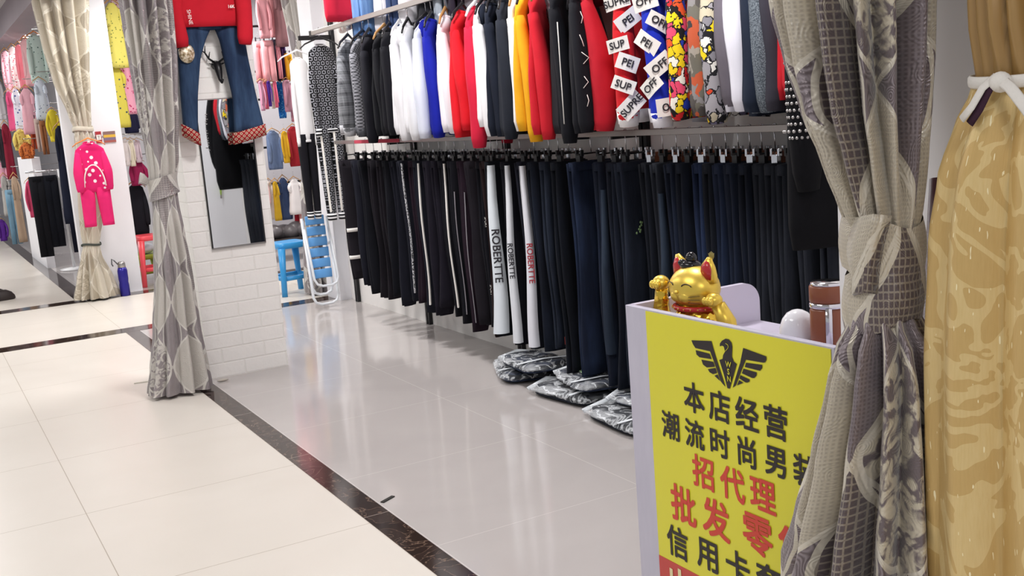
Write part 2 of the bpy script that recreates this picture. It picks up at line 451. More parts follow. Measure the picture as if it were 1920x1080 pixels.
struct('wall_distant', MB().box(-3, 7, 26, 26.1, 0, 3), MT['wall'])
struct('ceiling', MB().box(-3, 7, -2, 26, 3, 3.1), MT['ceil'])
struct('trim_5', MB().box(1.22, 1.46, 8.9, 26, 2.72, 3), MT['soffit'])

# ------------------------------------------------------------------ hanging clothes
RND = random.Random(7)
def sring(cx, cy, z, a, b, n=28, p=.75, fold=0, ph=0, k=22):
    out = []
    for j in range(n):
        t = 2*math.pi*j/n; c, q = math.cos(t), math.sin(t)
        x = a*math.copysign(abs(c)**p, c); y = b*math.copysign(abs(q)**.85, q)
        y += fold*(math.sin(k*x+ph)+.6*math.sin(k*1.9*x+ph*1.7+z*5))
        out.append(Vector((cx+x, cy+y, z)))
    return out
def interp(rows, z):
    for a, b in zip(rows, rows[1:]):
        if (a[0]-z)*(b[0]-z) <= 0 and a[0] != b[0]:
            t = (z-a[0])/(b[0]-a[0]); t = t*t*(3-2*t)
            return [x+(y-x)*t for x, y in zip(a[1:], b[1:])]
    return list(rows[0][1:] if abs(z-rows[0][0]) < abs(z-rows[-1][0]) else rows[-1][1:])

def make_top(root, mat, W=.23, SH=.205, L=.78, SL=.82, sleeve=True, thick=.045, rib=None, smat=None, collar=None, zs=-.13, s=1.0, rng=RND, sway=0.0, bulge=1.0, flare=1.0, short=False, hood=False):
    """a hung long-sleeved top: body, two sleeves, collar; local x runs along its hanger, z=0 is the rail"""
    smat = smat or mat; rib = rib or mat
    ph = rng.uniform(0, 6)
    prof = [(zs, .062*s, .03), (zs-.022*s, .1*s, .034), (zs-.05*s, SH*.78, .036), (zs-.085*s, SH, .026), (zs-.15*s, SH+.005, thick*.8), (-(L*.7), W*.99, thick), (-L+.05*s, W*flare, thick*1.05), (-L, W*.94*flare, thick*.85)]
    rings = []; N = 16
    for i in range(N+1):
        t = i/N; z = zs+(-L-zs)*(t**1.25)
        a, b = interp(prof, z)
        rings.append(sring(0, sway*t, z, a, b, 26, .7, .011*min(1, t*1.6)*s**.5, ph, 24/s))
    b = MB(); b.loft(rings, 0)
    body = b.build('body', [mat], root, local=True)
    if L > .5*s and rib is not mat:
        hr = [sring(0, sway, -L+.05*s-q*.055*s, (W*(1-.045*q)+.004)*flare, thick*1.1, 26, .7, .011*s**.5, ph, 24/s) for q in (0, .5, 1)]
        MB().loft(hr, 0).build('waistband', [rib], root, local=True)
    for sd in (-1, 1):
        if not sleeve: break
        z0 = zs-.105*s; z1 = -SL
        pts = []; rad = []
        K = 12; j1, j2 = rng.uniform(-.012, .02), rng.uniform(0, 6)
        y0 = -.015+rng.uniform(-.012, .008)
        for i in range(K+1):
            t = i/K
            x = SH-.035*s+(.05*s*math.sin(min(1, t*1.6)*math.pi/2))*bulge+(-.012*s*max(0, t-.5)/.5)+j1*math.sin(t*3)
            y = y0*t*2-.018*math.sin(t*math.pi)*bulge
            pts.append((sd*x, y, z0+(z1-z0)*t))
            r = (.036+.032*math.sin(min(1, t*1.7)*math.pi/2)*bulge-.014*t)*s*(1+.05*math.sin(9*t+j2))
            if t > .93 and not short: r *= .8
            rad.append((r*.95, r*.72))
        m2 = MB(); m2.tube(pts, rad, 12, 0, True, False, (1, 0, 0))
        sl = m2.build('sleeve', [smat], root, local=True)
        if rib is not mat and not short:
            MB().tube([Vector(pts[-2])+Vector((0, 0, .012)), pts[-1]], [(rad[-2][0]*1.03, rad[-2][1]*1.06), (rad[-1][0]*1.1, rad[-1][1]*1.12)], 12, 0, True, False, (1, 0, 0)).build('cuff', [rib], sl, local=True)
    cr_ = [Vector((.062*s*math.cos(t), .032*math.sin(t), zs+.004*s+.012*s*math.sin(t))) for t in [2*math.pi*j/16 for j in range(16)]]
    MB().tube(cr_, .011*s, 6, 0, closed=True).build('collar', [collar or rib], root, local=True)
    if hood:
        MB().ball((0, .045, zs-.06), (.1, .035, .075)).build('hood', [mat], root, local=True)
    return body

HOOK = {}
def make_hanger(kind):
    """prototype hanger: wire hook and shoulder bar, or a trouser hanger with two clips"""
    mk = {'black': MT['hanger_black'], 'wood': MT['hanger_wood'], 'white': MT['white_plastic'], 'orange': MT['hanger_orange']}
    root = thing(kind+'_hanger', 'x', 'hanger')
    hk = [(0, .012*math.sin(a), .004+.012*math.cos(a)) for a in [math.radians(q) for q in (-110, -70, -30, 10, 50, 90, 130, 160)]]
    hk += [(0, .002, -.03), (0, 0, -.075)]
    if kind.startswith('clip'):
        hk[-1] = (0, 0, -.085)
        MB().tube(hk, .0022, 6).build('hook', [MT['chrome']], root, local=True)
        bm = MT['clip_brown'] if kind == 'clip_wood' else MT['black_metal']
        if kind == 'clip_wood':
            MB().box(-.07, .07, -.009, .009, -.128, -.083).build('bar', [bm], root, local=True, smooth=False, bevel=.003)
        else:
            MB().tube([(-.1, 0, -.09), (.1, 0, -.09)], .004, 8).build('bar', [bm], root, local=True)
        for x in (-.075, .075):
            c = MB().box(x-.012, x+.012, -.014, .014, -.15, -.092).box(x-.009, x+.009, -.022, -.012, -.1, -.07).box(x-.009, x+.009, .012, .022, -.1, -.07)
            c.build('clip', [bm if kind == 'clip_black' and x < 0 else MT['chrome']], root, local=True, smooth=False, bevel=.002)
    else:
        MB().tube(hk, .0022, 6).build('hook', [MT['chrome']], root, local=True)
        pts = [(-.2, 0, -.175), (-.15, 0, -.135), (-.06, 0, -.1), (0, 0, -.075), (.06, 0, -.1), (.15, 0, -.135), (.2, 0, -.175)]
        MB().tube(pts, [(.006, .006), (.008, .007), (.009, .007), (.011, .008), (.009, .007), (.008, .007), (.006, .006)], 8).build('bar', [mk[kind]], root, local=True)
    return root
_used = set()
def hang(kind, loc, rz, label, group, scale=1.0):
    if kind not in HOOK: HOOK[kind] = make_hanger(kind)
    if kind not in _used:
        _used.add(kind); r = HOOK[kind]; r.location = loc; r.rotation_euler = (0, 0, rz); r['label'] = label; r['group'] = group
    else: r = copy_thing(HOOK[kind], loc, rz, label, group)
    r.scale = scale if isinstance(scale, tuple) else (scale,)*3
    r.name = {'clip_black': 'clip_hanger', 'clip_wood': 'clip_hanger', 'black': 'clothes_hanger', 'wood': 'clothes_hanger', 'white': 'clothes_hanger', 'orange': 'clothes_hanger'}[kind]
    return r

# uprights, brackets and rails of the stall
RX, RZ = 2.78, 2.115
PX, PZ = 2.86, 1.305
for i, yy in enumerate((8.12, 6.76, 5.46, 4.12, 2.8)):
    t = thing('wall_upright', 'black slotted upright standing on the floor against the back wall, %s from the left' % ('first', 'second', 'third', 'fourth', 'fifth')[i], 'shelf upright', (3.05, yy, 0), 0, 'slotted uprights on the stall back wall')
    c = MB(); c.box(3.052, XB-.002, yy-.028, yy-.006, 0, 2.6).box(3.052, XB-.002, yy+.006, yy+.028, 0, 2.6).box(3.066, XB-.002, yy-.006, yy+.006, .05, 2.6)
    c.build('channel', [MT['black_metal']], t, smooth=False)
    MB().box(PX+.014, 3.052, yy-.006, yy+.006, PZ-.03, PZ).build('bracket', [MT['black_metal']], t, smooth=False)
    MB().box(RX+.014, 3.052, yy-.007, yy+.007, RZ-.02, RZ+.015).build('bracket', [MT['black_metal']], t, smooth=False)
r = thing('clothes_rail', 'long flat metal rail holding the row of coloured tops', 'rail', (RX, 5, RZ))
MB().box(RX-.012, RX+.012, 1.5, 7.75, RZ-.016, RZ+.016).build('bar', [MT['rail']], r, smooth=False, bevel=.002)
MB().box(RX-.014, RX+.014, 7.75, 7.79, RZ-.019, RZ+.019).build('end_cap', [MT['black_metal']], r, smooth=False)
r = thing('clothes_rail', 'lower metal rail holding the row of dark trousers', 'rail', (PX, 5, PZ))
MB().box(PX-.01, PX+.01, 1.5, 7.72, PZ-.015, PZ+.012).build('bar', [MT['rail']], r, smooth=False, bevel=.002)
MB().box(PX-.0135, PX-.0105, 6.5, 7.3, PZ-.013, PZ+.01).build('price_strip', [fabric('#c04a5c')], r, smooth=False)
TX, TZ = 2.88, 2.86
r = thing('clothes_rail', 'highest rail above the frame holding the topmost row of clothes', 'rail', (TX, 6, TZ))
MB().tube([(TX, 3.0, TZ), (TX, 8.1, TZ)], .012, 10).tube([(TX, 8.0, TZ), (2.6, 8.0, TZ)], .012, 10).build('bar', [MT['rail']], r)
for yy in (8.12, 5.46, 4.12): pass

F_ = fabric
GU = 'tops on the upper rail'
TOPS = [  # picture column of the near sleeve, words, category, cloth, options
 (614, 'grey plaid checked shirt jacket', 'jacket', MT['plaid'], dict(L=.76, SL=.79, rib=F_('#b9b9bd'))),
 (637, 'grey diamond-checked jacket with white inside', 'jacket', MT['diam'], dict(L=.78, SL=.8, rib=F_('#4a4b50'))),
 (661, 'black jacket with white flecked edge', 'jacket', F_('#1b1b22'), dict(L=.8, SL=.84)),
 (681, 'plain black sweatshirt', 'sweatshirt', F_('#121318'), dict(L=.79, SL=.8)),
 (699, 'black sweatshirt with dotted white seam', 'sweatshirt', F_('#16161c'), dict(L=.78, SL=.8)),
 (716, 'white sweatshirt, leftmost of the white ones', 'sweatshirt', F_('#ecebee', .03), dict(L=.79, SL=.83)),
 (738, 'white hoodie between two white sweatshirts', 'hoodie', F_('#eeeef1', .03), dict(L=.78, SL=.83, hood=True)),
 (758, 'pale blue-white sweatshirt with blue vertical lettering', 'sweatshirt', F_('#dfe4f2', .03), dict(L=.79, SL=.82, text=('Dior', 'ink_b', .075, -.42))),
 (780, 'bright royal blue hoodie', 'hoodie', F_('#1b249c'), dict(L=.8, SL=.82, hood=True)),
 (809, 'white sweatshirt beside the blue hoodie', 'sweatshirt', F_('#ece8ee', .03), dict(L=.79, SL=.8)),
 (830, 'scarlet sweatshirt', 'sweatshirt', F_('#d8202c'), dict(L=.82, SL=.79)),
 (857, 'crimson long-sleeved sweatshirt with low cuffs', 'sweatshirt', F_('#cf2440'), dict(L=.8, SL=.88)),
 (876, 'white long-sleeved top between red and black', 'top', F_('#f0eff2', .03), dict(L=.77, SL=.82)),
 (898, 'blue-black plain hoodie', 'hoodie', F_('#1a1f2c'), dict(L=.82, SL=.83, hood=True)),
 (921, 'charcoal sweatshirt left of the white and yellow ones', 'sweatshirt', F_('#22262f'), dict(L=.82, SL=.84)),
 (941, 'white sweatshirt touching the yellow one', 'sweatshirt', F_('#eeebea', .03), dict(L=.8, SL=.78)),
 (955, 'mustard yellow sweatshirt', 'sweatshirt', F_('#e2a31e'), dict(L=.8, SL=.86)),
 (984, 'red sweatshirt right of the yellow one', 'sweatshirt', F_('#c4202e'), dict(L=.82, SL=.85)),
 (1022, 'black jacket with thin white piping', 'jacket', F_('#14151b'), dict(L=.82, SL=.87, pipe=True)),
 (1058, 'black sweatshirt with white graffiti strokes', 'sweatshirt', F_('#16171d'), dict(L=.82, SL=.82, scrib=True)),
 (1088, 'large red sweatshirt with full sleeves', 'sweatshirt', F_('#b81f2e'), dict(L=.81, SL=.82, bulge=1.5)),
 (1150, 'red hoodie printed all over with white lettered labels', 'hoodie', F_('#d3252c'), dict(L=.78, SL=.8, patch=1, rib=F_('#e9e6e6'))),
 (1199, 'blue hoodie printed all over with white lettered labels', 'hoodie', F_('#2233b4'), dict(L=.78, SL=.81, patch=2, rib=F_('#e6e4ea'))),
 (1252, 'red and yellow street-art print sweatshirt', 'sweatshirt', MT['cartoon'], dict(L=.78, SL=.78)),
 (1290, 'grey camouflage-print jacket', 'jacket', MT['camo'], dict(L=.77, SL=.77)),
 (1314, 'grey and yellow abstract paint-print sweatshirt', 'sweatshirt', MT['crown'], dict(L=.78, SL=.8)),
 (1338, 'mauve-grey long-sleeved top', 'top', F_('#6d6770'), dict(L=.74, SL=.74)),
 (1354, 'white long top near the right end', 'top', F_('#e9e8f2', .03), dict(L=.76, SL=.76)),
 (1388, 'dark navy cotton top', 'top', F_('#222a3a'), dict(L=.78, SL=.77)),
 (1402, 'grey marl knitted top', 'sweater', MT['marl'], dict(L=.77, SL=.77)),
 (1418, 'slate charcoal sweater', 'sweater', F_('#38363f'), dict(L=.76, SL=.77)),
 (1455, 'red top between charcoal and studded black', 'top', F_('#c42430'), dict(L=.73, SL=.72)),
]
def place_text(mb, txt, size, c, along, up, m, bold=0):
    c, along, up = Vector(c), Vector(along), Vector(up)
    mb.text(txt, size, lambda x, y: c+along*x+up*y, m, bold)
HK = ['black', 'black', 'black', 'wood', 'black', 'white']
for i, (px, words, cat, mat, op) in enumerate(TOPS):
    op = dict(op)
    txt = op.pop('text', None); pipe = op.pop('pipe', 0); scrib = op.pop('scrib', 0); patch = op.pop('patch', 0)
    rz = RND.uniform(.72, 1.0) if px < 1140 else RND.uniform(.42, .6)
    if px > 1140: op['thick'] = .032
    op['L'] = op['L']-.025; op['SL'] = op['SL']-.03
    Y = at_x(px+(20 if px < 1140 else 8), 150, RX-.25*math.cos(rz)).y+.25*math.sin(rz)
    cdir = Vector((-RX, -Y, 0)).normalized(); cdl = Matrix.Rotation(-rz, 3, 'Z') @ cdir   # towards the aisle, in the garment's own axes
    nm = {'top': 'long_sleeved_shirt'}.get(cat, cat)
    t = thing(nm, (words+', hanging on the upper rail') if len(words.split()) < 9 else words+' on the upper rail', cat, (RX, Y, RZ), rz, GU)
    body = make_top(t, mat, **op)
    if txt:
        mb = MB(); place_text(mb, txt[0], txt[2]*1.9, (-.10, -.064, txt[3]), (0, 0, -1), (1, 0, 0), 0, .02)
        mb.build('printed_lettering', [MT[txt[1]]], body, local=True, smooth=False)
    if pipe:
        MB().tube([Vector((-.215, -.02, z))+cdl*(.066-.01*max(0, (-z-.5)/.4)) for z in (-.3, -.45, -.6, -.75)], .0025, 6).build('piping', [MT['ink_w']], body, local=True)
    if scrib:
        q = random.Random(3)
        for k in range(5):
            mb = MB()
            al = Vector((0, 0, 1)).cross(cdl); b0 = Vector((-.22, -.025, -.27-.085*k-q.uniform(0, .03)))+cdl*.068
            mb.tube([b0+al*q.uniform(.0, .02), b0+al*q.uniform(.01, .035)+Vector((0, 0, -.025)), b0+al*q.uniform(.0, .02)+Vector((0, 0, -.05))], .0018, 5)
            mb.build('printed_stroke', [MT['ink_w']], body, local=True)
    if patch:
        q = random.Random(patch+10)
        ch = [c for c in t.children if c.name.startswith('sleeve')][0]
        vs_ = [v.co for v in ch.data.vertices]
        mb = MB(); zz = -.2; side = 1
        while zz > -.76:
            ctr = [v for v in vs_ if abs(v.z-zz) < .045]; c0 = sum(ctr, Vector())/len(ctr)
            nr = Matrix.Rotation(side*q.uniform(.1, .55), 3, 'Z') @ cdl; al = Vector((0, 0, 1)).cross(nr)
            c = c0+nr*.066; c.z = zz
            ang = q.uniform(-.75, .75); up = Vector((0, 0, 1))
            al2 = al*math.cos(ang)+up*math.sin(ang); up2 = up*math.cos(ang)-al*math.sin(ang)
            a, b_ = q.uniform(.045, .056), q.uniform(.027, .036)
            mb.add([c+al2*a*x+up2*b_*y-nr*(.006 if abs(x) else 0) for x, y in ((-1, -1), (0, -1), (0, 1), (-1, 1), (1, -1), (1, 1))], [(0, 1, 2, 3), (1, 4, 5, 2)], 0)
            place_text(mb, q.choice(('SUP', 'OFF', 'SUPRE', 'PEI')), .04, c+nr*.002, al2, up2, 1, .02)
            zz -= q.uniform(.072, .095); side = -side
        mb.build('printed_labels', [MT['ink_w'], MT['ink_dk']], ch, local=True, smooth=False)
    kd = HK[i % 6] if px < 900 else ('wood' if i % 2 else 'black')
    hang(kd, (RX, Y, RZ), rz, '%s hanger under the %s' % (kd, words), 'hangers on the upper rail')

# black studded tunic at the right end, hanging long in front of the rail end
def studded():
    Y = at_x(1466, 250, RX-.30).y
    t = thing('studded_tunic', 'long black tunic with rows of silver studs, hanging beside the right pillar', 'tunic', (RX, Y, RZ), 0, GU)
    b = make_top(t, F_('#0c0c10'), W=.27, SH=.22, L=1.2, SL=1.0, thick=.05)
    mb = MB(); sl = [c for c in t.children if c.name.startswith('sleeve')][0]; vs_ = [v.co for v in sl.data.vertices]
    cdl = Vector((-RX, -Y, 0)).normalized(); k = 0
    for (z0, z1) in ((-.5, -.6), (-.65, -.83)):
        z = z0
        while z > z1:
            ctr = [v for v in vs_ if abs(v.z-z) < .06]; c0 = sum(ctr, Vector())/len(ctr)
            ra = max(abs(v.x-c0.x) for v in ctr); rb = max(abs(v.y-c0.y) for v in ctr)
            for j in range(8):
                a = math.atan2(cdl.y, cdl.x)+math.radians(-70+20*j+(10 if k % 2 else 0))
                mb.ball((c0.x+ra*.93*math.cos(a), c0.y+rb*.93*math.sin(a), z), .006, 8, 4)
            z -= .022; k += 1
    mb.build('stud_pattern', [MT['steel']], sl, local=True)
    hang('black', (RX, Y, RZ), 0, 'black hanger under the studded black tunic', 'hangers on the upper rail')
studded()

# two matching sets hung off the left end of the rail, seen from the front
def tracksuit(px0, px1, py_top, py_mid, py_bot, Y, mt, mp, label, rib, cat, rz, stripe=None):
    a = at_y(px0, py_mid, Y); b = at_y(px1, py_mid, Y); zt = at_y((px0+px1)/2, py_top, Y).z; zb = at_y((px0+px1)/2, py_bot, Y).z
    cx = (a.x+b.x)/2; w = (b.x-a.x)/2; zm = a.z
    root = thing(cat.replace(' ', '_'), label, cat, (cx, Y, zt+.12), rz)
    sc = min(1, w/.27)
    make_top(root, mt, W=w*.8, SH=w*.72, L=zt+.12-zm, SL=zt+.12-zm+.03, s=sc, rib=rib, zs=-.12, thick=.04)
    for sd in (-1, 1):
        rings = []; N = 10
        for i in range(N+1):
            t = i/N; z = zm-(zt+.12)+.06+(zb-zm-.06)*t
            hw = w*(.42-.16*t)*(1.0 if t < .96 else .85)
            rings.append(sring(sd*w*(.40-.06*t), .0, z, hw, .045-.01*t, 16, .85))
        lg = MB().loft(rings).build('trouser_leg', [mp], root, local=True)
        zc = zb-(zt+.12)
        MB().loft([sring(sd*w*.34, 0, zc+.05, w*.27, .04, 16, .85), sring(sd*w*.34, 0, zc-.01, w*.25, .038, 16, .85)]).build('cuff', [stripes], lg, local=True)
        if stripe:
            rg = []
            for k in range(9):
                t = k/8; z = zm-(zt+.12)+.0+(zb-zm+.06)*t; hw = w*(.42-.16*t); cx_ = sd*w*(.40-.06*t)-hw*.55
                rg.append([Vector((cx_+d_, -.0475+.009*t+abs(d_)*.15, z)) for d_ in (-.009, 0, .009)])
            MB().loft(rg, closed=False).build('side_stripe', [stripe], lg, local=True)
    hang('white' if 'white' in label else 'black', (cx, Y, zt+.12), rz, ('white' if 'white' in label else 'black')+' hanger under the '+' '.join(label.split()[:5]), 'hangers on the upper rail', .8)
m = Mat('striped_rib', .9, 0, .2); x, y, z = m.xyz(); m.base(m.mix((z/.026).frac().lt(.5), '#15151a', '#e8e8ea')); stripes = m.m
tracksuit(586, 648, 84, 250, 412, 7.86, MT['mono'], MT['mono'], 'black tracksuit with grey monogram pattern and striped cuffs above the folding chair', stripes, 'tracksuit', 0, MT['ink_w'])
tracksuit(554, 596, 108, 268, 410, 8.0, F_('#eceaea', .03), F_('#15141a'), 'white sweatshirt with black joggers, leftmost set hanging off the rail end', F_('#e6e4e4'), 'sweatshirt set', 0)

# the row above, of which only the hems show
UP = [(596, 'red t-shirt hanging highest at the left end', 't-shirt', F_('#c8253c'), dict(L=.68, SL=.42, short=True, W=.16, SH=.15)),
      (642, 'red and white tartan shirt in the highest row', 'shirt', MT['tartan'], dict(L=.72, SL=.74)),
      (662, 'light blue denim shirt in the highest row', 'shirt', denim('#5a7fb4', '#8fb0d6'), dict(L=.8, SL=.83)),
      (682, 'blue denim jacket in the highest row', 'jacket', denim('#3c5a86', '#6f90ba'), dict(L=.84, SL=.86)),
      (706, 'pale grey sweatshirt in the highest row', 'sweatshirt', F_('#bdbcc4'), dict(L=.82, SL=.8)),
      (728, 'indigo denim shirt in the highest row', 'shirt', denim('#2a3a60', '#4d6492'), dict(L=.86, SL=.9)),
      (756, 'white top in the highest row', 'top', F_('#e4e2e6', .03), dict(L=.84, SL=.84)),
      (790, 'black jacket in the highest row', 'jacket', F_('#1c1c22'), dict(L=.86, SL=.88)),
      (820, 'light grey denim jacket in the highest row', 'jacket', denim('#a3adb8', '#cfd6dc'), dict(L=.88, SL=.9)),
      (846, 'dark plum top in the highest row', 'top', F_('#2a2430'), dict(L=.88, SL=.9)),
      (890, 'grey top in the highest row behind the navy ones', 'top', F_('#77757c'), dict(L=.9, SL=.9)),
      (930, 'black top in the highest row near the yellow one', 'top', F_('#18181e'), dict(L=.9, SL=.9)),
      (985, 'wine red top in the highest row', 'top', F_('#5c1c2c'), dict(L=.9, SL=.92)),
      (1065, 'pale patterned top in the highest row', 'top', dots('#b9b5bd', '#4a4650', 40, .3), dict(L=.92, SL=.92)),
      (1130, 'dark maroon top in the highest row', 'top', F_('#4a1622'), dict(L=.93, SL=.95)),
      ]
for px, words, cat, mat, op in UP:
    rz = RND.uniform(1.22, 1.36) if px > 620 else .05; tx = TX if px > 620 else 2.80; Y = min(at_x(px+10, 20, TX-.25*math.cos(rz)).y+.25*math.sin(rz), 8.0); op = dict(op); op['L'] += .05; op['thick'] = .03
    t = thing({'top': 'long_sleeved_shirt', 't-shirt': 'tee_shirt'}.get(cat, cat), words, cat, (tx, Y, TZ), rz, 'clothes in the highest row')
    make_top(t, mat, **op)
    hang('black', (tx, Y, TZ), rz, 'black hanger under the '+words, 'hangers in the highest row')

# ------------------------------------------------------------------ trousers on the lower rail
def make_pants(root, mat, L, hem, kind, rng, wide=1.0):
    hw = [(-.13, .112, 0), (-.24, .125, .0), (-.34, .118, 0), (-.6, .094, 0), (-L+.06, hem, 0), (-L, hem*(.8 if kind == 'jogger' else 1), 0)]
    dr = rng.uniform(-.02, .035); dr2 = rng.uniform(-.03, .03); ph = rng.uniform(0, 6)
    def edge(z):
        t = (z+.13)/(-L+.13); return -.125*wide+dr2*t*t+.006*math.sin(7*t+ph), -.016+.012*math.sin(4*t+ph)*t
    for k in (0, 1):
        rings = []; N = 14
        for i in range(N+1):
            t = i/N; z = -.13+(-L+.13-(.015 if k else 0))*t
            a = interp(hw, z)[0]*wide
            cx = -.125*wide+a+(dr if k else dr2)*t*t+.02*k*t+.006*math.sin(7*t+ph)
            cy = (.016 if k else -.016)+.012*math.sin(4*t+ph)*t
            rings.append(sring(cx, cy, z, a, .017+.003*math.sin(11*t+ph+k), 16, .8, .004, ph+k, 40))
        lg = MB().loft(rings).build('leg', [mat], root, local=True)
    MB().loft([sring(-.012*wide, 0, z, .114*wide, .035, 18, .8) for z in (-.125, -.145, -.165)]).build('waistband', [mat], root, local=True)
    return edge
NAVY = ['#14151c', '#191a24', '#111118', '#1b1822', '#15171f', '#1d1a20', '#10131a']
JEAN = [('#141a28', '#253047'), ('#10141e', '#1d2638'), ('#191f2b', '#323a4a'), ('#0d1017', '#1a202c'), ('#151d30', '#2b3a57')]
PANTS = []
bl = [(648, 'black joggers with white knee bands', 'band'), (669, 'plain black joggers', 0), (683, 'black joggers with a loose waist cord', 0), (698, 'blackish navy joggers', 0), (712, 'plain black joggers', 0),
      (727, 'black joggers', 0), (741, 'blackish purple joggers', 0), (756, 'black joggers with flecked white side stripe', 'fleck'), (772, 'dark plum joggers', 0), (783, 'navy joggers with white side stripe', 'stripe'),
      (801, 'black slim trousers', 0), (815, 'black slim trousers', 0), (829, 'black joggers with silver side stripe', 'stripe'), (848, 'black joggers with faint side stripe', 'thin'), (866, 'dark plum joggers with pale side stripe', 'thin'),
      (882, 'black trousers', 0), (895, 'black trousers with small white print', 'mini'), (907, 'dark brown trousers with small white print', 'mini'), (919, 'black joggers with broad white lettered side panel', 'panel1'),
      (947, 'black joggers with narrower white lettered side panel', 'panel2'), (973, 'black joggers with white red-lettered side panel', 'panel3')]
for px, w, st in bl: PANTS.append((px, w, 'jogger', st))
jn = [(1000, 'black trousers', 0), (1017, 'dark trousers with a red hem tag', 'tag'), (1036, 'ripped dark blue jeans', 0), (1076, 'blue-black jeans', 0), (1110, 'dark blue jeans with a pale worn edge', 'fade'), (1140, 'black jeans', 0),
      (1160, 'dark jeans with a small green motif', 'motif'), (1207, 'faded dark jeans', 0), (1232, 'charcoal jeans', 'fade'), (1256, 'black jeans with a small gold motif', 'motif2'), (1277, 'dark jeans', 0), (1298, 'blue jeans', 0),
      (1322, 'navy jeans', 0), (1345, 'slate jeans', 0), (1366, 'black jeans', 0), (1388, 'dark jeans', 0), (1412, 'charcoal jeans', 0), (1437, 'grey-black jeans', 0), (1462, 'dark grey jeans', 0), (1500, 'grey jeans below the studded tunic', 0), (1528, 'washed grey jeans below the studded tunic', 0)]
for px, w, st in jn: PANTS.append((px, w, 'jeans', st))
ORD = 'first second third fourth fifth sixth seventh eighth ninth tenth eleventh twelfth thirteenth fourteenth fifteenth sixteenth seventeenth eighteenth nineteenth twentieth'.split()
def nth(i):
    n = len(PANTS)
    if i < 20: return ORD[i]+' from the left'
    if n-1-i < 20: return ORD[n-1-i]+' from the right'
    return 'twenty-'+ORD[i-20]+' from the left'
def panel(lg, Lz, mat, z0, z1, w0, w1, txt=None, ink=None, x=-.125, drift=0):
    """a cloth panel sewn on the outer side seam, facing the aisle"""
    nr = Vector((-.80, -.6, 0)) if PCD.x > -.3 else PCD.copy(); al = Vector((0, 0, 1)).cross(nr); mb = MB(); N = 10; rows = []
    for i in range(N+1):
        t = i/N; z = z0+(z1-z0)*t; w = w0+(w1-w0)*t; ex, ey = drift(z); c = Vector((ex+.024, ey, z))+nr*.027
        rows.append([c-al*w/2-nr*.016, c-al*w/4+nr*.002, c+nr*.006, c+al*w/4+nr*.002, c+al*w/2-nr*.016])
    mb.loft(rows, 0, (0, 0), closed=False)
    p = mb.build('side_stripe', [mat], lg, local=True)
    if txt:
        mt = MB(); place_text(mt, txt, (w0+w1)*.47, Vector((drift(z0+(z1-z0)*.53)[0]+.024, drift(z0+(z1-z0)*.53)[1], z0+(z1-z0)*.53))+nr*.036, (0, 0, -1), al, 0, .015)
        mt.build('printed_lettering', [ink], p, local=True, smooth=False)
rp = random.Random(21)
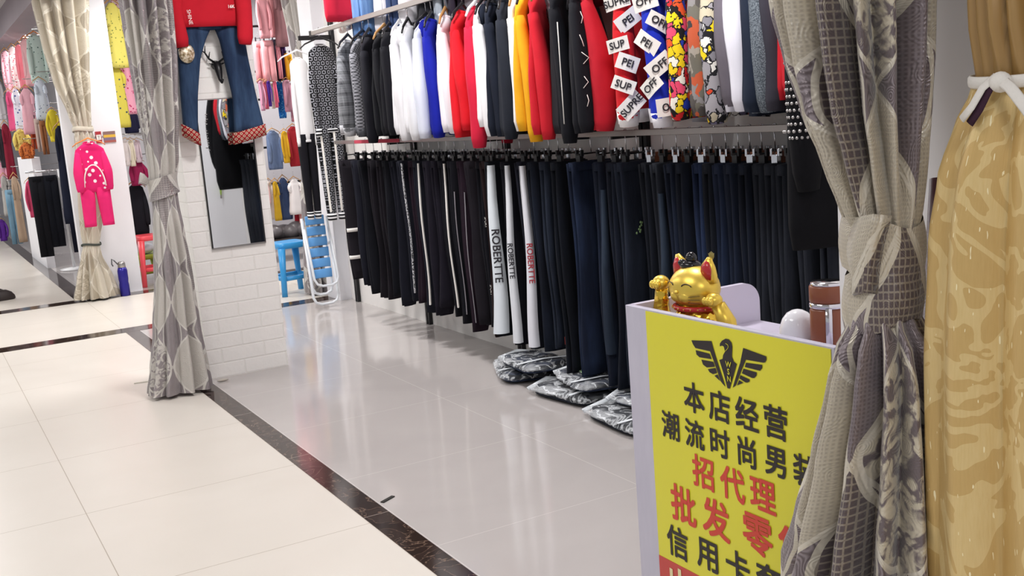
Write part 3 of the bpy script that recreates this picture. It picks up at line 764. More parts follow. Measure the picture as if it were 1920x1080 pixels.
for i, (px, words, kind, st) in enumerate(PANTS):
    Y = at_x(px, 420, PX-.125).y
    rz = rp.uniform(-.05, .3) if kind == 'jogger' else rp.uniform(.0, .45)
    PCD = Matrix.Rotation(-rz, 3, 'Z') @ Vector((-PX, -Y, 0)).normalized()
    Lp = PZ-(.25+rp.uniform(-.06, .05)) if kind == 'jogger' else PZ-(.17+rp.uniform(-.05, .06))
    if px == 648: Lp = PZ-.32
    if px in (1000, 1017): Lp -= .06
    t = thing('joggers' if kind == 'jogger' else 'jeans', '%s, %s on the lower rail' % (words, nth(i)), 'trousers', (PX, Y, PZ), rz, 'trousers on the lower rail')
    if kind == 'jogger': mat = F_(rp.choice(NAVY), .2)
    else: mat = denim(*JEAN[i % 5])
    if 'plum' in words: mat = F_('#211520', .2)
    if 'brown' in words: mat = F_('#221618', .2)
    if 'charcoal' in words or 'grey' in words: mat = denim('#1b1e25', '#343842')
    if words in ('blue jeans',): mat = denim('#18223a', '#34456a')
    hemw = .062 if kind == 'jogger' else .08
    dr = make_pants(t, mat, Lp, hemw, kind, rp, 1.0 if kind == 'jogger' else rp.choice((1, 1.05, 1.15)))
    lg = [c for c in t.children if c.name.startswith('leg')][0]
    if st == 'band':
        for z in (-.62, -.82): MB().loft([sring(-.04, -.018, z, .088, .027, 16, .8), sring(-.042, -.018, z-.025, .086, .027, 16, .8)]).build('knee_band', [MT['ink_w']], lg, local=True)
    elif st in ('stripe', 'fleck'): panel(lg, Lp, MT['ink_w'] if st == 'stripe' else dots('#c9c9cd', '#17171c', 90, .45), -.14, -Lp+.05, .016, .016, drift=dr)
    elif st == 'thin': panel(lg, Lp, F_('#8e8a90'), -.3, -Lp+.05, .009, .009, drift=dr)
    elif st == 'mini':
        for z in (-.46, -.84):
            mb = MB(); place_text(mb, 'SPORT', .02, Vector((-.115, -.03, z))+PCD*.02, (0, 0, -1), Vector((0, 0, 1)).cross(PCD), 0)
            mb.build('printed_lettering', [MT['ink_w']], lg, local=True, smooth=False)
    elif st == 'panel1': panel(lg, Lp, F_('#dfe6ec', .05), -.145, -Lp+.01, .042, .09, 'ROBERTTE', MT['ink_dk'], drift=dr)
    elif st == 'panel2': panel(lg, Lp, F_('#dadde2', .05), -.145, -Lp+.01, .03, .055, 'ROBERTTE', MT['ink_dk'], drift=dr)
    elif st == 'panel3': panel(lg, Lp, F_('#dcdde4', .05), -.145, -Lp+.01, .034, .06, 'ROBERTTE', F_('#a83a44'), drift=dr)
    elif st == 'fade': panel(lg, Lp, denim('#222c3a', '#3c4a5c'), -.25, -Lp+.15, .03, .05, drift=dr)
    elif st == 'tag': MB().box(-.09, -.05, -.05, -.044, -Lp+.01, -Lp+.05).build('hem_tag', [F_('#8e3a34')], lg, local=True, smooth=False)
    elif st in ('motif', 'motif2'):
        mb = MB(); q = random.Random(2)
        for k in range(8): mb.ball((-.06+q.uniform(-.02, .02), -.047, -.42+q.uniform(-.025, .025)), (.006, .003, .006), 8, 4)
        mb.build('embroidery', [plain('#7f9c6a', .6) if st == 'motif' else plain('#8a7440', .6)], lg, local=True)
    kd = 'clip_wood' if (px > 1170 and i % 2 == 0) else 'clip_black'
    hang(kd, (PX, Y, PZ), rz, '%s clip hanger holding trousers, %s of the row' % ('brown-barred' if kd == 'clip_wood' else 'dark', nth(i)), 'clip hangers on the lower rail')

# ------------------------------------------------------------------ curtains
def curtain_mesh(rows, uw, nf, seed, steps=70, n=180, amp=.16, twist=.0):
    """rows: (z, cx, cy, half width along the line to the right, half depth, direction x, direction y, fold strength)"""
    q = random.Random(seed); P = [q.uniform(0, 6.28) for _ in range(5)]
    z0, z1 = rows[0][0], rows[-1][0]; rings = []
    for i in range(steps+1):
        z = z0+(z1-z0)*i/steps
        for a, b in zip(rows, rows[1:]):
            if a[0] >= z >= b[0]:
                t = (z-a[0])/(b[0]-a[0]) if a[0] != b[0] else 0; t = t*t*(3-2*t)*.5+t*.5
                cx, cy, hw, hd, dx, dy, am = [x+(y-x)*t for x, y in zip(a[1:], b[1:])]; break
        ring = []
        for j in range(n):
            t = 2*math.pi*j/n
            tw = t+twist*(z-z0)
            f = 1.9*abs(math.sin(nf*tw+P[0]+.25*math.sin(2.5*z+P[4])+.3*math.sin(2*tw+P[3])))-1.2+.45*math.sin((nf*2+1)*tw+P[1]+1.2*z)+.3*math.sin((nf//2+1)*tw+P[2]-.8*z)
            k = 1+am*(f-1.15)*.8
            a = hw*math.cos(t)*k*1.0; b = hd*math.sin(t)*(1+am*f*1.7)
            ring.append(Vector((cx+dx*a-dy*b, cy+dy*a+dx*b, z)))
        rings.append(ring)
    return MB().loft(rings, 0, (0, 0), uw)
def rows_px(X, lst):
    """rows from the curtain's left and right outline measured on the plane x = X"""
    out = []
    for py, a, b, hd, am in lst:
        A, B = at_x(a, py, X), at_x(b, py, X)
        d = (B-A); d.z = 0; w = d.length/2; d.normalize()
        out.append([(A.z+B.z)/2, (A.x+B.x)/2, (A.y+B.y)/2, w, hd, d.x, d.y, am])
    return out
# right-hand mauve curtain, tied with a wrap of its own cloth
XC = 1.235
rr = rows_px(XC, [(0, 1462, 1738, .07, .24), (100, 1486, 1735, .068, .24), (200, 1517, 1728, .064, .24), (300, 1558, 1722, .058, .2), (380, 1590, 1716, .056, .12), (420, 1603, 1711, .048, .07),
                  (470, 1608, 1702, .042, .04), (560, 1606, 1702, .042, .04), (600, 1606, 1716, .05, .08), (640, 1587, 1746, .065, .15), (720, 1566, 1768, .075, .17), (850, 1533, 1784, .085, .18), (1000, 1499, 1800, .1, .18), (1080, 1478, 1812, .11, .18)])
top = list(rr[0]); top[0] = 2.7; top[3] = .26; top[2] += .05; bot = list(rr[-1]); bot[0] = .02; bot[3] *= 1.25
mid = list(rr[0]); mid[0] = 2.1; mid[3] = .2; mid[2] += .03
RROWS = [top, mid]+rr+[bot]
t = thing('tied_curtain', 'mauve-grey jacquard curtain knotted in the middle, in front of the yellow sign', 'curtain', (XC, rr[6][2], 0))
curtain_mesh(RROWS, 1.5, 7, 4, 110, 220).build('drape', [MT['dam_r']], t)
zk = rr[6][0]; ck = Vector((XC, (rr[5][2]+rr[7][2])/2, 0))
def wrap(z0, z1, w, d, lean, seed, nf=5, n=72):
    q = random.Random(seed); P = q.uniform(0, 6); rings = []
    for i in range(13):
        s = i/12; z = z0+(z1-z0)*s; bul = 1+.1*math.sin(s*math.pi)
        rings.append([Vector((ck.x+d*bul*math.sin(a)*(1+.03*math.sin(nf*a+P+3*s)), ck.y+w*bul*math.cos(a)*(1+.03*math.sin(nf*a+P+4*s)), z+lean*math.cos(a)+.006*math.sin(3*a+P)*(1-2*s))) for a in [2*math.pi*j/n for j in range(n)]])
    return MB().loft(rings, 0, (0, 0), .55)
w1 = (rr[5][3]+.004)
wrap(zk+.055, zk-.035, w1, .054, .012, 3).build('tie_wrap', [MT['dam_r']], t)
wrap(zk-.02, zk-.115, w1*.97, .052, -.014, 8).build('tie_wrap', [MT['dam_r']], t)
# the loose end of the tie, a fold of cloth across the wrap
e = MB()
fl = []
for i in range(9):
    s = i/8; z = zk+.06-.115*s
    c = Vector((ck.x-.058-.006*math.sin(s*math.pi), ck.y-.03+.02*s, z))
    fl.append([c+Vector((.012, -.03+.008*s, 0)), c+Vector((-.006, -.012, .004)), c+Vector((-.008, .008, 0)), c+Vector((-.002, .02+.01*math.sin(5*s), -.004)), c+Vector((.008, .02, -.004)), c+Vector((.014, 0, 0))])
e.loft(fl, 0, (1, 1), .2).build('tie_end', [MT['dam_r']], t)

# gold brocade curtain of the next stall
XG = 1.25
gr = rows_px(XG, [(0, 1828, 2090, .07, .13), (60, 1832, 2080, .07, .13), (110, 1838, 2060, .06, .1), (140, 1842, 2050, .055, .06), (170, 1834, 2060, .06, .06), (230, 1808, 2085, .07, .08), (320, 1782, 2105, .08, .09), (450, 1763, 2120, .085, .09), (700, 1752, 2135, .09, .09), (1080, 1752, 2150, .095, .1)])
top = list(gr[0]); top[0] = 2.7; top[3] *= 1.5; bot = list(gr[-1]); bot[0] = .02
t = thing('gold_curtain', 'gold leaf-brocade curtain tied with a white ribbon at the right edge', 'curtain', (XG, gr[4][2], 0))
GU_ = [top]+gr[:4]; GL = gr[3:]+[bot]
curtain_mesh(GU_, 1.2, 9, 11, 40, 160, twist=1.3).build('upper_drape', [MT['satin']], t)
curtain_mesh(GL, 1.0, 4, 12, 60, 160).build('lower_drape', [MT['gold_br']], t)
kn = at_x(1868, 142, XG-.07)
def ribbon(pts, w, m, name, par, thick=.002, wd=(0, 1, 0)):
    MB().tube(pts, [(w, thick)]*len(pts), 8, 0, True, False, wd).build(name, [m], par)
g3 = gr[3]
ring = [Vector((g3[1]+.064*math.sin(a), g3[2]+(g3[3]+.006)*math.cos(a), g3[0]+.006*math.sin(a))) for a in [2*math.pi*j/32 for j in range(32)]]
MB().tube(ring, [(.008, .003)]*32, 8, 0, closed=True, sq=(0, 0, 1)).build('ribbon', [fabric('#d9d5cf', .05)], t, label='white ribbon band')
MB().ball(kn+Vector((0, -.006, -.008)), (.012, .014, .013), 14, 8).build('ribbon_knot', [fabric('#d9d5cf', .05)], t)
ribbon([kn, at_x(1842, 165, XG-.078), at_x(1822, 200, XG-.085), at_x(1803, 224, XG-.086)], .0065, fabric('#d9d5cf', .05), 'ribbon_tail', t)
ribbon([kn, at_x(1852, 172, XG-.076), at_x(1836, 205, XG-.082), at_x(1818, 232, XG-.084)], .0065, fabric('#3a2433', .1), 'ribbon_tail', t)
ribbon([kn, at_x(1895, 165, XG-.082), at_x(1918, 195, XG-.086), at_x(1940, 225, XG-.088)], .007, fabric('#d9d5cf', .05), 'ribbon_tail', t)

# silver curtain tied beside the white brick column
XL = 1.25
cy = 6.13
lr = []
for py, a, b, hd, am in [(0, 222, 322, .11, .2), (100, 236, 330, .1, .2), (200, 252, 333, .09, .18), (300, 272, 335, .07, .14), (350, 280, 331, .055, .08), (385, 284, 336, .06, .08), (430, 284, 345, .08, .14), (520, 285, 362, .1, .17), (620, 280, 378, .11, .18), (690, 272, 394, .125, .2), (722, 264, 402, .13, .22)]:
    A, B = at_y(a, py, cy), at_y(b, py, cy)
    lr.append([(A.z+B.z)/2, (A.x+B.x)/2, cy, (B.x-A.x)/2, hd, 1, 0, am])
lr[-1][0] = .02
top = list(lr[0]); top[0] = 2.7; top[3] *= 1.35
t = thing('tied_curtain', 'silver-grey jacquard curtain tied back in front of the white brick column', 'curtain', (XL, cy, 0))
curtain_mesh([top]+lr, 1.3, 6, 5, 90, 180).build('drape', [MT['dam_l']], t)
l4 = lr[4]
rings = [[Vector((l4[1]+(l4[3]+.008)*k*math.cos(a), cy+.066*k*math.sin(a), l4[0]+dz+.022*math.cos(a))) for a in [2*math.pi*j/40 for j in range(40)]] for dz, k in ((.06, 1.12), (.03, 1.03), (0, 1), (-.03, 1.02), (-.055, 1.1))]
MB().loft(rings, 0, (0, 0), .4).build('tie_band', [MT['dam_l']], t)
q = [Vector((l4[1]-l4[3]-.012, cy-.03, l4[0]+.03)), Vector((l4[1]-l4[3]-.04, cy-.04, l4[0]+.055)), Vector((l4[1]-l4[3]-.055, cy-.045, l4[0]+.06))]
MB().tube(q, [(.02, .006), (.03, .006), (.034, .005)], 10, 0, True, False, (0, 0, 1)).build('tie_end', [MT['dam_l']], t)
MB().ball(at_y(277, 82, cy-.105), (.012, .006, .01), 10, 6).build('price_tag', [MT['white_plastic']], t)

# far cream curtain at the corner of the children's shop
cy = 10.5
lr = []
for py, a, b, hd, am in [(0, 52, 172, .12, .2), (80, 72, 172, .11, .2), (150, 95, 172, .1, .18), (215, 126, 172, .08, .14), (242, 138, 172, .06, .06), (262, 138, 178, .07, .08), (330, 140, 190, .1, .14), (400, 145, 196, .1, .14), (440, 150, 190, .07, .1), (458, 155, 187, .055, .05), (480, 150, 192, .09, .14), (520, 141, 214, .13, .18), (552, 134, 228, .15, .2)]:
    A, B = at_y(a, py, cy), at_y(b, py, cy)
    lr.append([(A.z+B.z)/2, (A.x+B.x)/2, cy, (B.x-A.x)/2, hd, 1, 0, am])
lr[-1][0] = .02
t = thing('tied_curtain', "cream curtain tied twice, at the corner of the children's shop with the pink outfit", 'curtain', (1.4, cy, 0))
curtain_mesh(lr, 1.3, 6, 9, 90, 160).build('drape', [MT['dam_c']], t)
for i, mm in ((4, MT['dam_c']), (9, fabric('#4a4f4a'))):
    l4 = lr[i]
    MB().tube([Vector((l4[1]+(l4[3]+.012)*math.cos(a), cy+(l4[4]+.012)*math.sin(a), l4[0]+.008*math.sin(2*a))) for a in [2*math.pi*j/32 for j in range(32)]], [(.022 if i == 4 else .01, .005)]*32, 8, 0, closed=True, sq=(0, 0, 1)).build('tie_band', [mm], t)
# pale curtain behind the white sweatshirt set
cy = 8.82
lr = []
for py, a, b, hd, am in [(0, 528, 588, .1, .2), (80, 545, 590, .09, .18), (140, 560, 598, .07, .12), (180, 570, 602, .06, .08), (240, 566, 606, .08, .14), (400, 566, 612, .1, .16), (545, 572, 625, .12, .18)]:
    A, B = at_y(a, py, cy), at_y(b, py, cy)
    lr.append([(A.z+B.z)/2, (A.x+B.x)/2, cy, (B.x-A.x)/2, hd, 1, 0, am])
lr[-1][0] = .02
top = list(lr[0]); top[0] = 2.7; top[3] *= 1.2
t = thing('tied_curtain', 'pale silver curtain hanging behind the white sweatshirt set', 'curtain', (3.05, cy, 0))
curtain_mesh([top]+lr, 1.2, 6, 15, 70, 140).build('drape', [MT['dam_l']], t)
l4 = lr[3]
MB().tube([Vector((l4[1]+(l4[3]+.012)*math.cos(a), cy+(l4[4]+.012)*math.sin(a), l4[0])) for a in [2*math.pi*j/28 for j in range(28)]], [(.02, .005)]*28, 8, 0, closed=True, sq=(0, 0, 1)).build('tie_band', [MT['dam_l']], t)

# ------------------------------------------------------------------ the counter and what stands on it
CX, CY0, CY1, CT = 1.40, 1.352, 1.992, .985
t = thing('reception_counter', 'white laminate counter with a yellow sign on its front, beside the right pillar', 'counter', (CX, 1.67, 0))
fb = MB().box(CX, CX+.016, CY0, CY1, 0, CT).build('front_board', [MT['lamwood']], t, smooth=False, bevel=.0015)
prof = [(CX+.017, .0), (1.795, 0), (1.795, .935)]+[(1.745+.05*math.cos(a), .935+.05*math.sin(a)) for a in [math.radians(q) for q in range(0, 91, 10)]]+[(CX+.017, CT)]
b = MB(); n = len(prof)
b.add([(x, CY1-.016, z) for x, z in prof]+[(x, CY1, z) for x, z in prof], [tuple(range(n)), tuple(range(2*n-1, n-1, -1))]+[(i, i+n, (i+1) % n+n, (i+1) % n) for i in range(n)])
b.build('side_board', [MT['laminate']], t, smooth=False)
MB().box(CX+.017, 1.79, CY0, CY1-.017, .872, .887).build('desk_top', [MT['laminate']], t, smooth=False, bevel=.001)
MB().box(CX+.017, 1.79, CY0, CY0+.016, 0, .871).build('side_board', [MT['lamwood']], t, smooth=False)
SX = CX-.0015
A = at_x(1210, 583, SX); Bp = at_x(1557, 641, SX); zr = at_x(1236, 1040, SX).z
yl, yr_ = A.y, Bp.y; zt = min(A.z, CT-.004)
sg = MB().box(SX, CX-.0002, yr_, yl, .18, zt).build('sign', [MT['sign_y']], t, smooth=False)
MB().box(SX-.0008, SX-.0001, yr_, yl, .18, zr).build('red_panel', [MT['sign_r']], sg, smooth=False)
LX = SX-.0012
def sign_text(chars, size, mat, sq=1.0):
    mb = MB()
    for ch, px, py in chars:
        c = at_x(px, py, LX)
        mb.text(ch, size, lambda x, y, c=c: Vector((LX, c.y-x*sq, c.z+y)), 0, .02)
    mb.build('lettering', [mat], sg, smooth=False)
sign_text([('本', 1301, 746), ('店', 1348.5, 762), ('经', 1400, 776), ('营', 1454, 792)], .071, MT['ink'])
sign_text([('潮', 1257, 798), ('流', 1302, 814), ('时', 1349.5, 830.5), ('尚', 1400, 848), ('男', 1453.5, 866), ('装', 1510, 884)], .067, MT['ink'])
sign_text([('招', 1318, 886), ('代', 1373, 908), ('理', 1430, 929)], .077, MT['ink_red'])
sign_text([('批', 1281, 947), ('发', 1342, 973), ('零', 1420, 1004), ('售', 1488, 1031)], .092, MT['ink_red'])
sign_text([('信', 1270, 1017), ('用', 1326, 1041), ('卡', 1383, 1065), ('套', 1442, 1092)], .079, MT['ink'])
sign_text([('出', 1276, 1104)], .1, plain('#e6d9a8', .5))
EG = [[(62, 128), (430, 142), (470, 290), (540, 520), (610, 740), (690, 985), (640, 935), (600, 880), (540, 700), (480, 530), (405, 330), (135, 270), (90, 200)],
      [(140, 310), (395, 375), (435, 475), (210, 440), (155, 390)], [(245, 485), (465, 525), (495, 615), (345, 628), (275, 575)],
      [(365, 660), (505, 635), (535, 730), (460, 752), (395, 715)], [(485, 780), (545, 755), (590, 880)],
      [(585, 240), (585, 190), (625, 135), (690, 98), (750, 110), (800, 170), (815, 250), (808, 430), (840, 515), (898, 565), (770, 1020), (725, 1010), (660, 760), (575, 490), (635, 470), (645, 400), (680, 340), (670, 290), (655, 240), (625, 225)],
      [(1015, 268), (1440, 425), (1445, 480), (1425, 530), (1390, 540), (1065, 485), (1000, 640), (880, 960), (822, 1000), (880, 800), (960, 540)],
      [(1065, 540), (1365, 580), (1365, 640), (1325, 690), (1045, 620)], [(1020, 650), (1265, 720), (1260, 780), (1220, 822), (1180, 822), (990, 735)],
      [(965, 770), (1135, 850), (1130, 890), (1090, 908), (1050, 900), (945, 830)], [(940, 860), (1020, 910), (900, 960)]]
mb = MB()
ep = lambda x, y, X=LX: at_x(1290+x/9.82, 625+y/9.82, X)
for pg in EG: mb.poly([ep(x, y) for x, y in pg], 0)
for ch, x, y in (('W', 742, 572), ('S', 745, 705), ('N', 757, 840)):
    c = ep(x, y, LX-.0006); mb.text(ch, .0165, lambda a, b, c=c: Vector((c.x, c.y-a, c.z+b)), 1, .02)
mb.tube([ep(x, y, LX-.0006) for x, y in ((690, 185), (730, 212), (742, 245), (730, 280), (700, 310), (672, 340))], .0006, 4, 1)
mb.build('eagle_emblem', [MT['ink'], MT['sign_y']], sg, smooth=False)

# gold beckoning cat figurine, facing the corridor
def cat():
    o = Vector((1.515, 1.868, .888))
    t = thing('cat_figurine', 'shiny gold beckoning cat figurine with red collar on the counter', 'figurine', o)
    b = MB(); b.lathe([(.02, 0), (.062, .002), (.07, .02), (.068, .045), (.056, .07), (.046, .092), (.03, .1)], o, 28)
    b.build('body', [MT['gold_s']], t)
    R = Matrix.Rotation(math.radians(-10), 3, 'Y')   # chin lifted
    hc = o+Vector((-.008, .002, .135))
    h = MB(); h.ball(hc, (.052, .066, .05), 28, 18, 0, R)
    h.ball(hc+Vector((-.034, .014, -.014)), (.018, .022, .017), 16, 10, 0).ball(hc+Vector((-.034, -.014, -.014)), (.018, .022, .017), 16, 10, 0)
    hd = h.build('head', [MT['gold']], t)
    MB().ball(hc+Vector((-.0525, .0, -.003)), (.005, .006, .004), 10, 6).build('nose', [MT['gold']], hd)
    for sd in (-1, 1):
        e = MB(); p0 = hc+Vector((.004, sd*.045, .036)); tip = hc+Vector((.0, sd*.056, .072))
        e.tube([p0-Vector((0, 0, .02)), p0, p0*.5+tip*.5, tip], [(.027, .015), (.026, .014), (.019, .011), (.006, .004)], 14, 0, True, False, (0, 1, 0))
        er = e.build('ear', [MT['gold']], hd)
        e = MB(); d = Vector((-.009, 0, 0))
        e.tube([p0-Vector((0, 0, .008))+d, p0*.5+tip*.5+d*.75+Vector((0, 0, -.004)), tip*.8+p0*.2+d*.5], [(.02, .007), (.016, .007), (.006, .003)], 12, 0, True, False, (0, 1, 0))
        e.build('inner_ear', [MT['lacquer_red']], er)
        # closed smiling eye and whiskers
        f = MB(); ang = [math.radians(a) for a in range(20, 161, 14)]
        f.tube([hc+Vector((-.052+.35*abs(.028-.013*math.cos(a)*sd*1)**1.35*8*.25, sd*.028-.014*math.cos(a), .008+.009*math.sin(a))) for a in ang], .0011, 5)
        f.build('eye', [MT['ink']], hd)
        f = MB()
        for k in range(3): f.tube([hc+Vector((-.047, sd*.034, -.012-.006*k)), hc+Vector((-.034, sd*.058, -.008-.009*k))], .0007, 4)
        f.build('whiskers', [MT['ink']], hd)
    MB().tube([o+Vector((.05*math.cos(a)-.003, .053*math.sin(a), .093)) for a in [2*math.pi*j/36 for j in range(36)]], .006, 10, 0, closed=True).build('collar', [MT['lacquer_red']], t)
    s = MB()
    for j in range(22):
        a = 2*math.pi*j/22; s.ball(o+Vector((.0565*math.cos(a)-.003, .0595*math.sin(a), .0935)), .0018, 6, 4)
    s.build('collar_beads', [MT['gold']], t)
    # arms: right paw raised beside the cheek, left arm bent up to the chin
    a1 = [o+Vector(p) for p in ((-.012, .06, .02), (-.03, .088, .04), (-.032, .098, .075), (-.03, .096, .11), (-.03, .092, .13))]
    am = MB().tube(a1, [.022, .025, .02, .016, .016], 16).build('arm', [MT['gold_s']], t)
    p = MB().ball(a1[-1]+Vector((-.003, 0, .01)), (.02, .021, .018), 16, 10)
    for k in (-1, 0, 1): p.ball(a1[-1]+Vector((-.02, k*.0105, .008)), (.008, .007, .010), 10, 6)
    p.build('paw', [MT['gold']], am)
    a2 = [o+Vector(p) for p in ((-.002, -.066, .002), (-.004, -.1, .028), (-.008, -.104, .07), (-.02, -.09, .108))]
    am = MB().tube(a2, [.024, .026, .02, .016], 16).build('arm', [MT['gold']], t)
    p = MB().ball(a2[-1]+Vector((-.006, .006, .01)), (.019, .02, .017), 16, 10)
    for k in (-1, 0, 1): p.ball(a2[-1]+Vector((-.024, .006+k*.0095, .01)), (.007, .0065, .009), 10, 6)
    p.build('paw', [MT['gold']], am)
    hb = hc+Vector((.004, .016, .05))
    h = MB(); h.ball(hb, (.024, .027, .013), 18, 10).ball(hb+Vector((0, -.004, .016)), (.012, .014, .014), 14, 8).ball(hb+Vector((-.014, .012, .006)), (.01, .009, .008), 10, 6)
    h.build('hat', [MT['black_gloss']], t)
    f = MB()
    for k in range(5): f.tube([hc+Vector((.012, -.042, .055)), hc+Vector((.012+.001*k, -.044-.0015*k, .072)), hc+Vector((.01+.002*k, -.042-.002*k, .084-.002*abs(k-2)))], [.0015, .0025, .0008], 6)
    f.build('tassel', [plain('#8d8040', .6)], t)
cat()
o = Vector((1.56, 1.606, .888))
t = thing('white_dome', 'glossy white egg-shaped dome beside the thermos on the counter', 'dome', o)
MB().lathe([(.02, 0), (.038, .001), (.0395, .02), (.0395, .05), (.037, .072), (.031, .09), (.022, .102), (.011, .108), (.002, .11)], o, 32).build('shell', [plain('#e9e9ee', .12)], t)
MB().lathe([(.0385, 0), (.0415, .001), (.0415, .008), (.039, .009)], o, 32).build('base_ring', [MT['steel']], t)
o = Vector((1.56, 1.52, .888))
t = thing('thermos', 'brown leather-wrapped thermos with chrome trim on the counter by the pillar', 'thermos', o)
MB().lathe([(.033, 0), (.036, .002), (.036, .12), (.034, .126)], o, 32).build('body', [MT['brown_leather']], t)
MB().lathe([(.0345, .126), (.037, .127), (.037, .136), (.034, .137)], o, 32).build('band', [MT['chrome']], t)
MB().lathe([(.034, .137), (.0365, .139), (.0365, .168), (.034, .172)], o, 32).build('lid', [MT['brown_leather']], t)
MB().lathe([(.032, .171), (.035, .172), (.033, .177), (.004, .178)], o, 32).build('lid_rim', [MT['chrome']], t)
d = Vector((-.7, -.71, 0)); MB().tube([o+d*.036+Vector((0, 0, .128)), o+d*.0375+Vector((0, 0, .1)), o+d*.0375+Vector((0, 0, .02))], [(.007, .003)]*3, 10, 0, True, False, (.71, -.7, 0)).build('handle', [MT['chrome']], t)

# ------------------------------------------------------------------ the brick column: mirror, hook and the outfit hung on it
YF = 6.31
a, b_ = at_y(374, 188, YF-.01), at_y(493, 453, YF-.01)
x0, x1, z1_, z0_ = 1.515, 1.825, 1.635, .78
t = thing('wall_mirror', 'tall mirror fixed to the white brick column', 'mirror', ((x0+x1)/2, YF, z0_))
MB().box(x0, x1, YF-.011, YF-.002, z0_, z1_).build('glass', [MT['mirror']], t, smooth=False)
fr = MB(); fr.box(x0-.007, x0, YF-.014, YF-.001, z0_-.003, z1_).box(x1, x1+.005, YF-.014, YF-.001, z0_-.003, z1_)
fr.build('frame', [MT['black_metal']], t, smooth=False)
for za, zb in ((z1_, z1_+.007), (z0_-.009, z0_)): MB().box(x0-.007, x1+.005, YF-.014, YF-.001, za, zb).build('edge_trim', [MT['steel']], t, smooth=False)
hk = at_y(407, 125, YF-.03)
t = thing('deer_head_hook', 'black deer-head wall hook above the mirror', 'wall hook', hk)
h = MB(); h.tube([hk+Vector((0, .025, .01)), hk+Vector((0, -.005, .008)), hk+Vector((.003, -.015, -.03)), hk+Vector((.006, -.02, -.075)), hk+Vector((.008, -.035, -.09)), hk+Vector((.012, -.045, -.075))], [.028, .026, .02, .012, .009, .007], 12)
h.build('head', [MT['black_metal']], t)
for sd in (-1, 1):
    h = MB(); p = hk+Vector((sd*.012, 0, .025))
    h.tube([p, p+Vector((sd*.03, -.004, .02)), p+Vector((sd*.05, -.006, .055)), p+Vector((sd*.045, -.006, .095))], [.006, .006, .005, .002], 8)
    h.tube([p+Vector((sd*.032, -.004, .023)), p+Vector((sd*.022, -.008, .06))], [.005, .002], 8).tube([p+Vector((sd*.05, -.006, .055)), p+Vector((sd*.075, -.008, .075))], [.004, .002], 8)
    h.build('antler', [MT['black_metal']], t)
    MB().tube([hk+Vector((sd*.02, 0, .012)), hk+Vector((sd*.045, -.003, .02))], [(.008, .004), (.002, .002)], 8).build('ear', [MT['black_metal']], t)
# red sweatshirt, hung flat and facing the camera
YS = 6.21
sa, sb = at_y(322, 52, YS), at_y(458, 52, YS)
scx = (sa.x+sb.x)/2+.01; hwS = (sb.x-sa.x)/2
t = thing('red_sweatshirt', 'red sweatshirt with small white print hanging on the brick column', 'sweatshirt', (scx, YS, 2.66))
bd = make_top(t, F_('#c3202f'), W=hwS, SH=hwS*.9, L=2.66-sa.z, SL=2.66-1.93, thick=.035, rng=random.Random(5), bulge=.7)
mb = MB(); c = at_y(356, 32, YS-.05)-t.location
place_text(mb, 'SHINE', .03, c, (.06, 0, -1), (1, 0, .06), 0)
mb.build('printed_lettering', [MT['ink_w']], bd, local=True, smooth=False); mb = MB()
c = at_y(434, 12, YS-.05)-t.location; place_text(mb, '16K', .024, c, (1, 0, 0), (0, 0, 1), 0, .02)
mb.build('printed_lettering', [MT['ink_w']], bd, local=True, smooth=False)
hang('wood', (scx, YS, 2.66), 0, 'wooden hanger under the red sweatshirt on the column', 'hangers on the column')
# wide blue jeans below it
YJ = 6.245
t = thing('cropped_jeans', 'blue jeans with turned-up red patterned cuffs hanging on the brick column', 'jeans', (scx, YJ, 1.4))
dj = denim('#22334f', '#486385', .6)
for nm, row in (('L', [(52, 331, 396), (75, 332, 386), (110, 333, 376), (180, 338, 371), (250, 345, 371)]), ('R', [(52, 402, 455), (75, 411, 459), (110, 419, 465), (180, 435, 480), (245, 439, 496)])):
    rings = []
    for k in range(17):
        py = row[0][0]+(row[-1][0]-row[0][0])*k/16
        for u, v in zip(row, row[1:]):
            if u[0] <= py <= v[0]: s = (py-u[0])/(v[0]-u[0]); l_ = u[1]+(v[1]-u[1])*s; r_ = u[2]+(v[2]-u[2])*s; break
        A, B = at_y(l_, py, YJ), at_y(r_, py, YJ)
        rings.append(sring((A.x+B.x)/2, YJ, (A.z+B.z)/2, (B.x-A.x)/2, .035, 24, .75, .004, k*.1, 40))
    lg = MB().loft(rings).build('leg', [dj], t)
    A, B = at_y(row[-1][1]-2, 250, YJ), at_y(row[-1][2]+2, 250, YJ); w = (B.x-A.x)/2; cx = (A.x+B.x)/2
    sl = .02 if nm == 'R' else -.03
    rg = [[Vector((p.x, p.y, p.z+sl*(p.x-cx)/w)) for p in sring(cx, YJ, z, w+.004, .042, 24, .75)] for z in (A.z+.02, A.z-.005, A.z-.045)]
    MB().loft(rg).build('cuff', [MT['paisley']], lg, label='red and white patterned turn-up')
A, B = at_y(334, 56, YJ), at_y(450, 56, YJ)
MB().loft([sring((A.x+B.x)/2, YJ, z, (B.x-A.x)/2, .034, 28, .7) for z in (A.z+.25, A.z+.1, A.z+.02, A.z-.005)]).build('hips', [dj], t)
c = at_y(350, 100, YJ-.042); MB().ball(c, (.045, .012, .055), 18, 10).build('sequin_patch', [MT['sequin']], t)
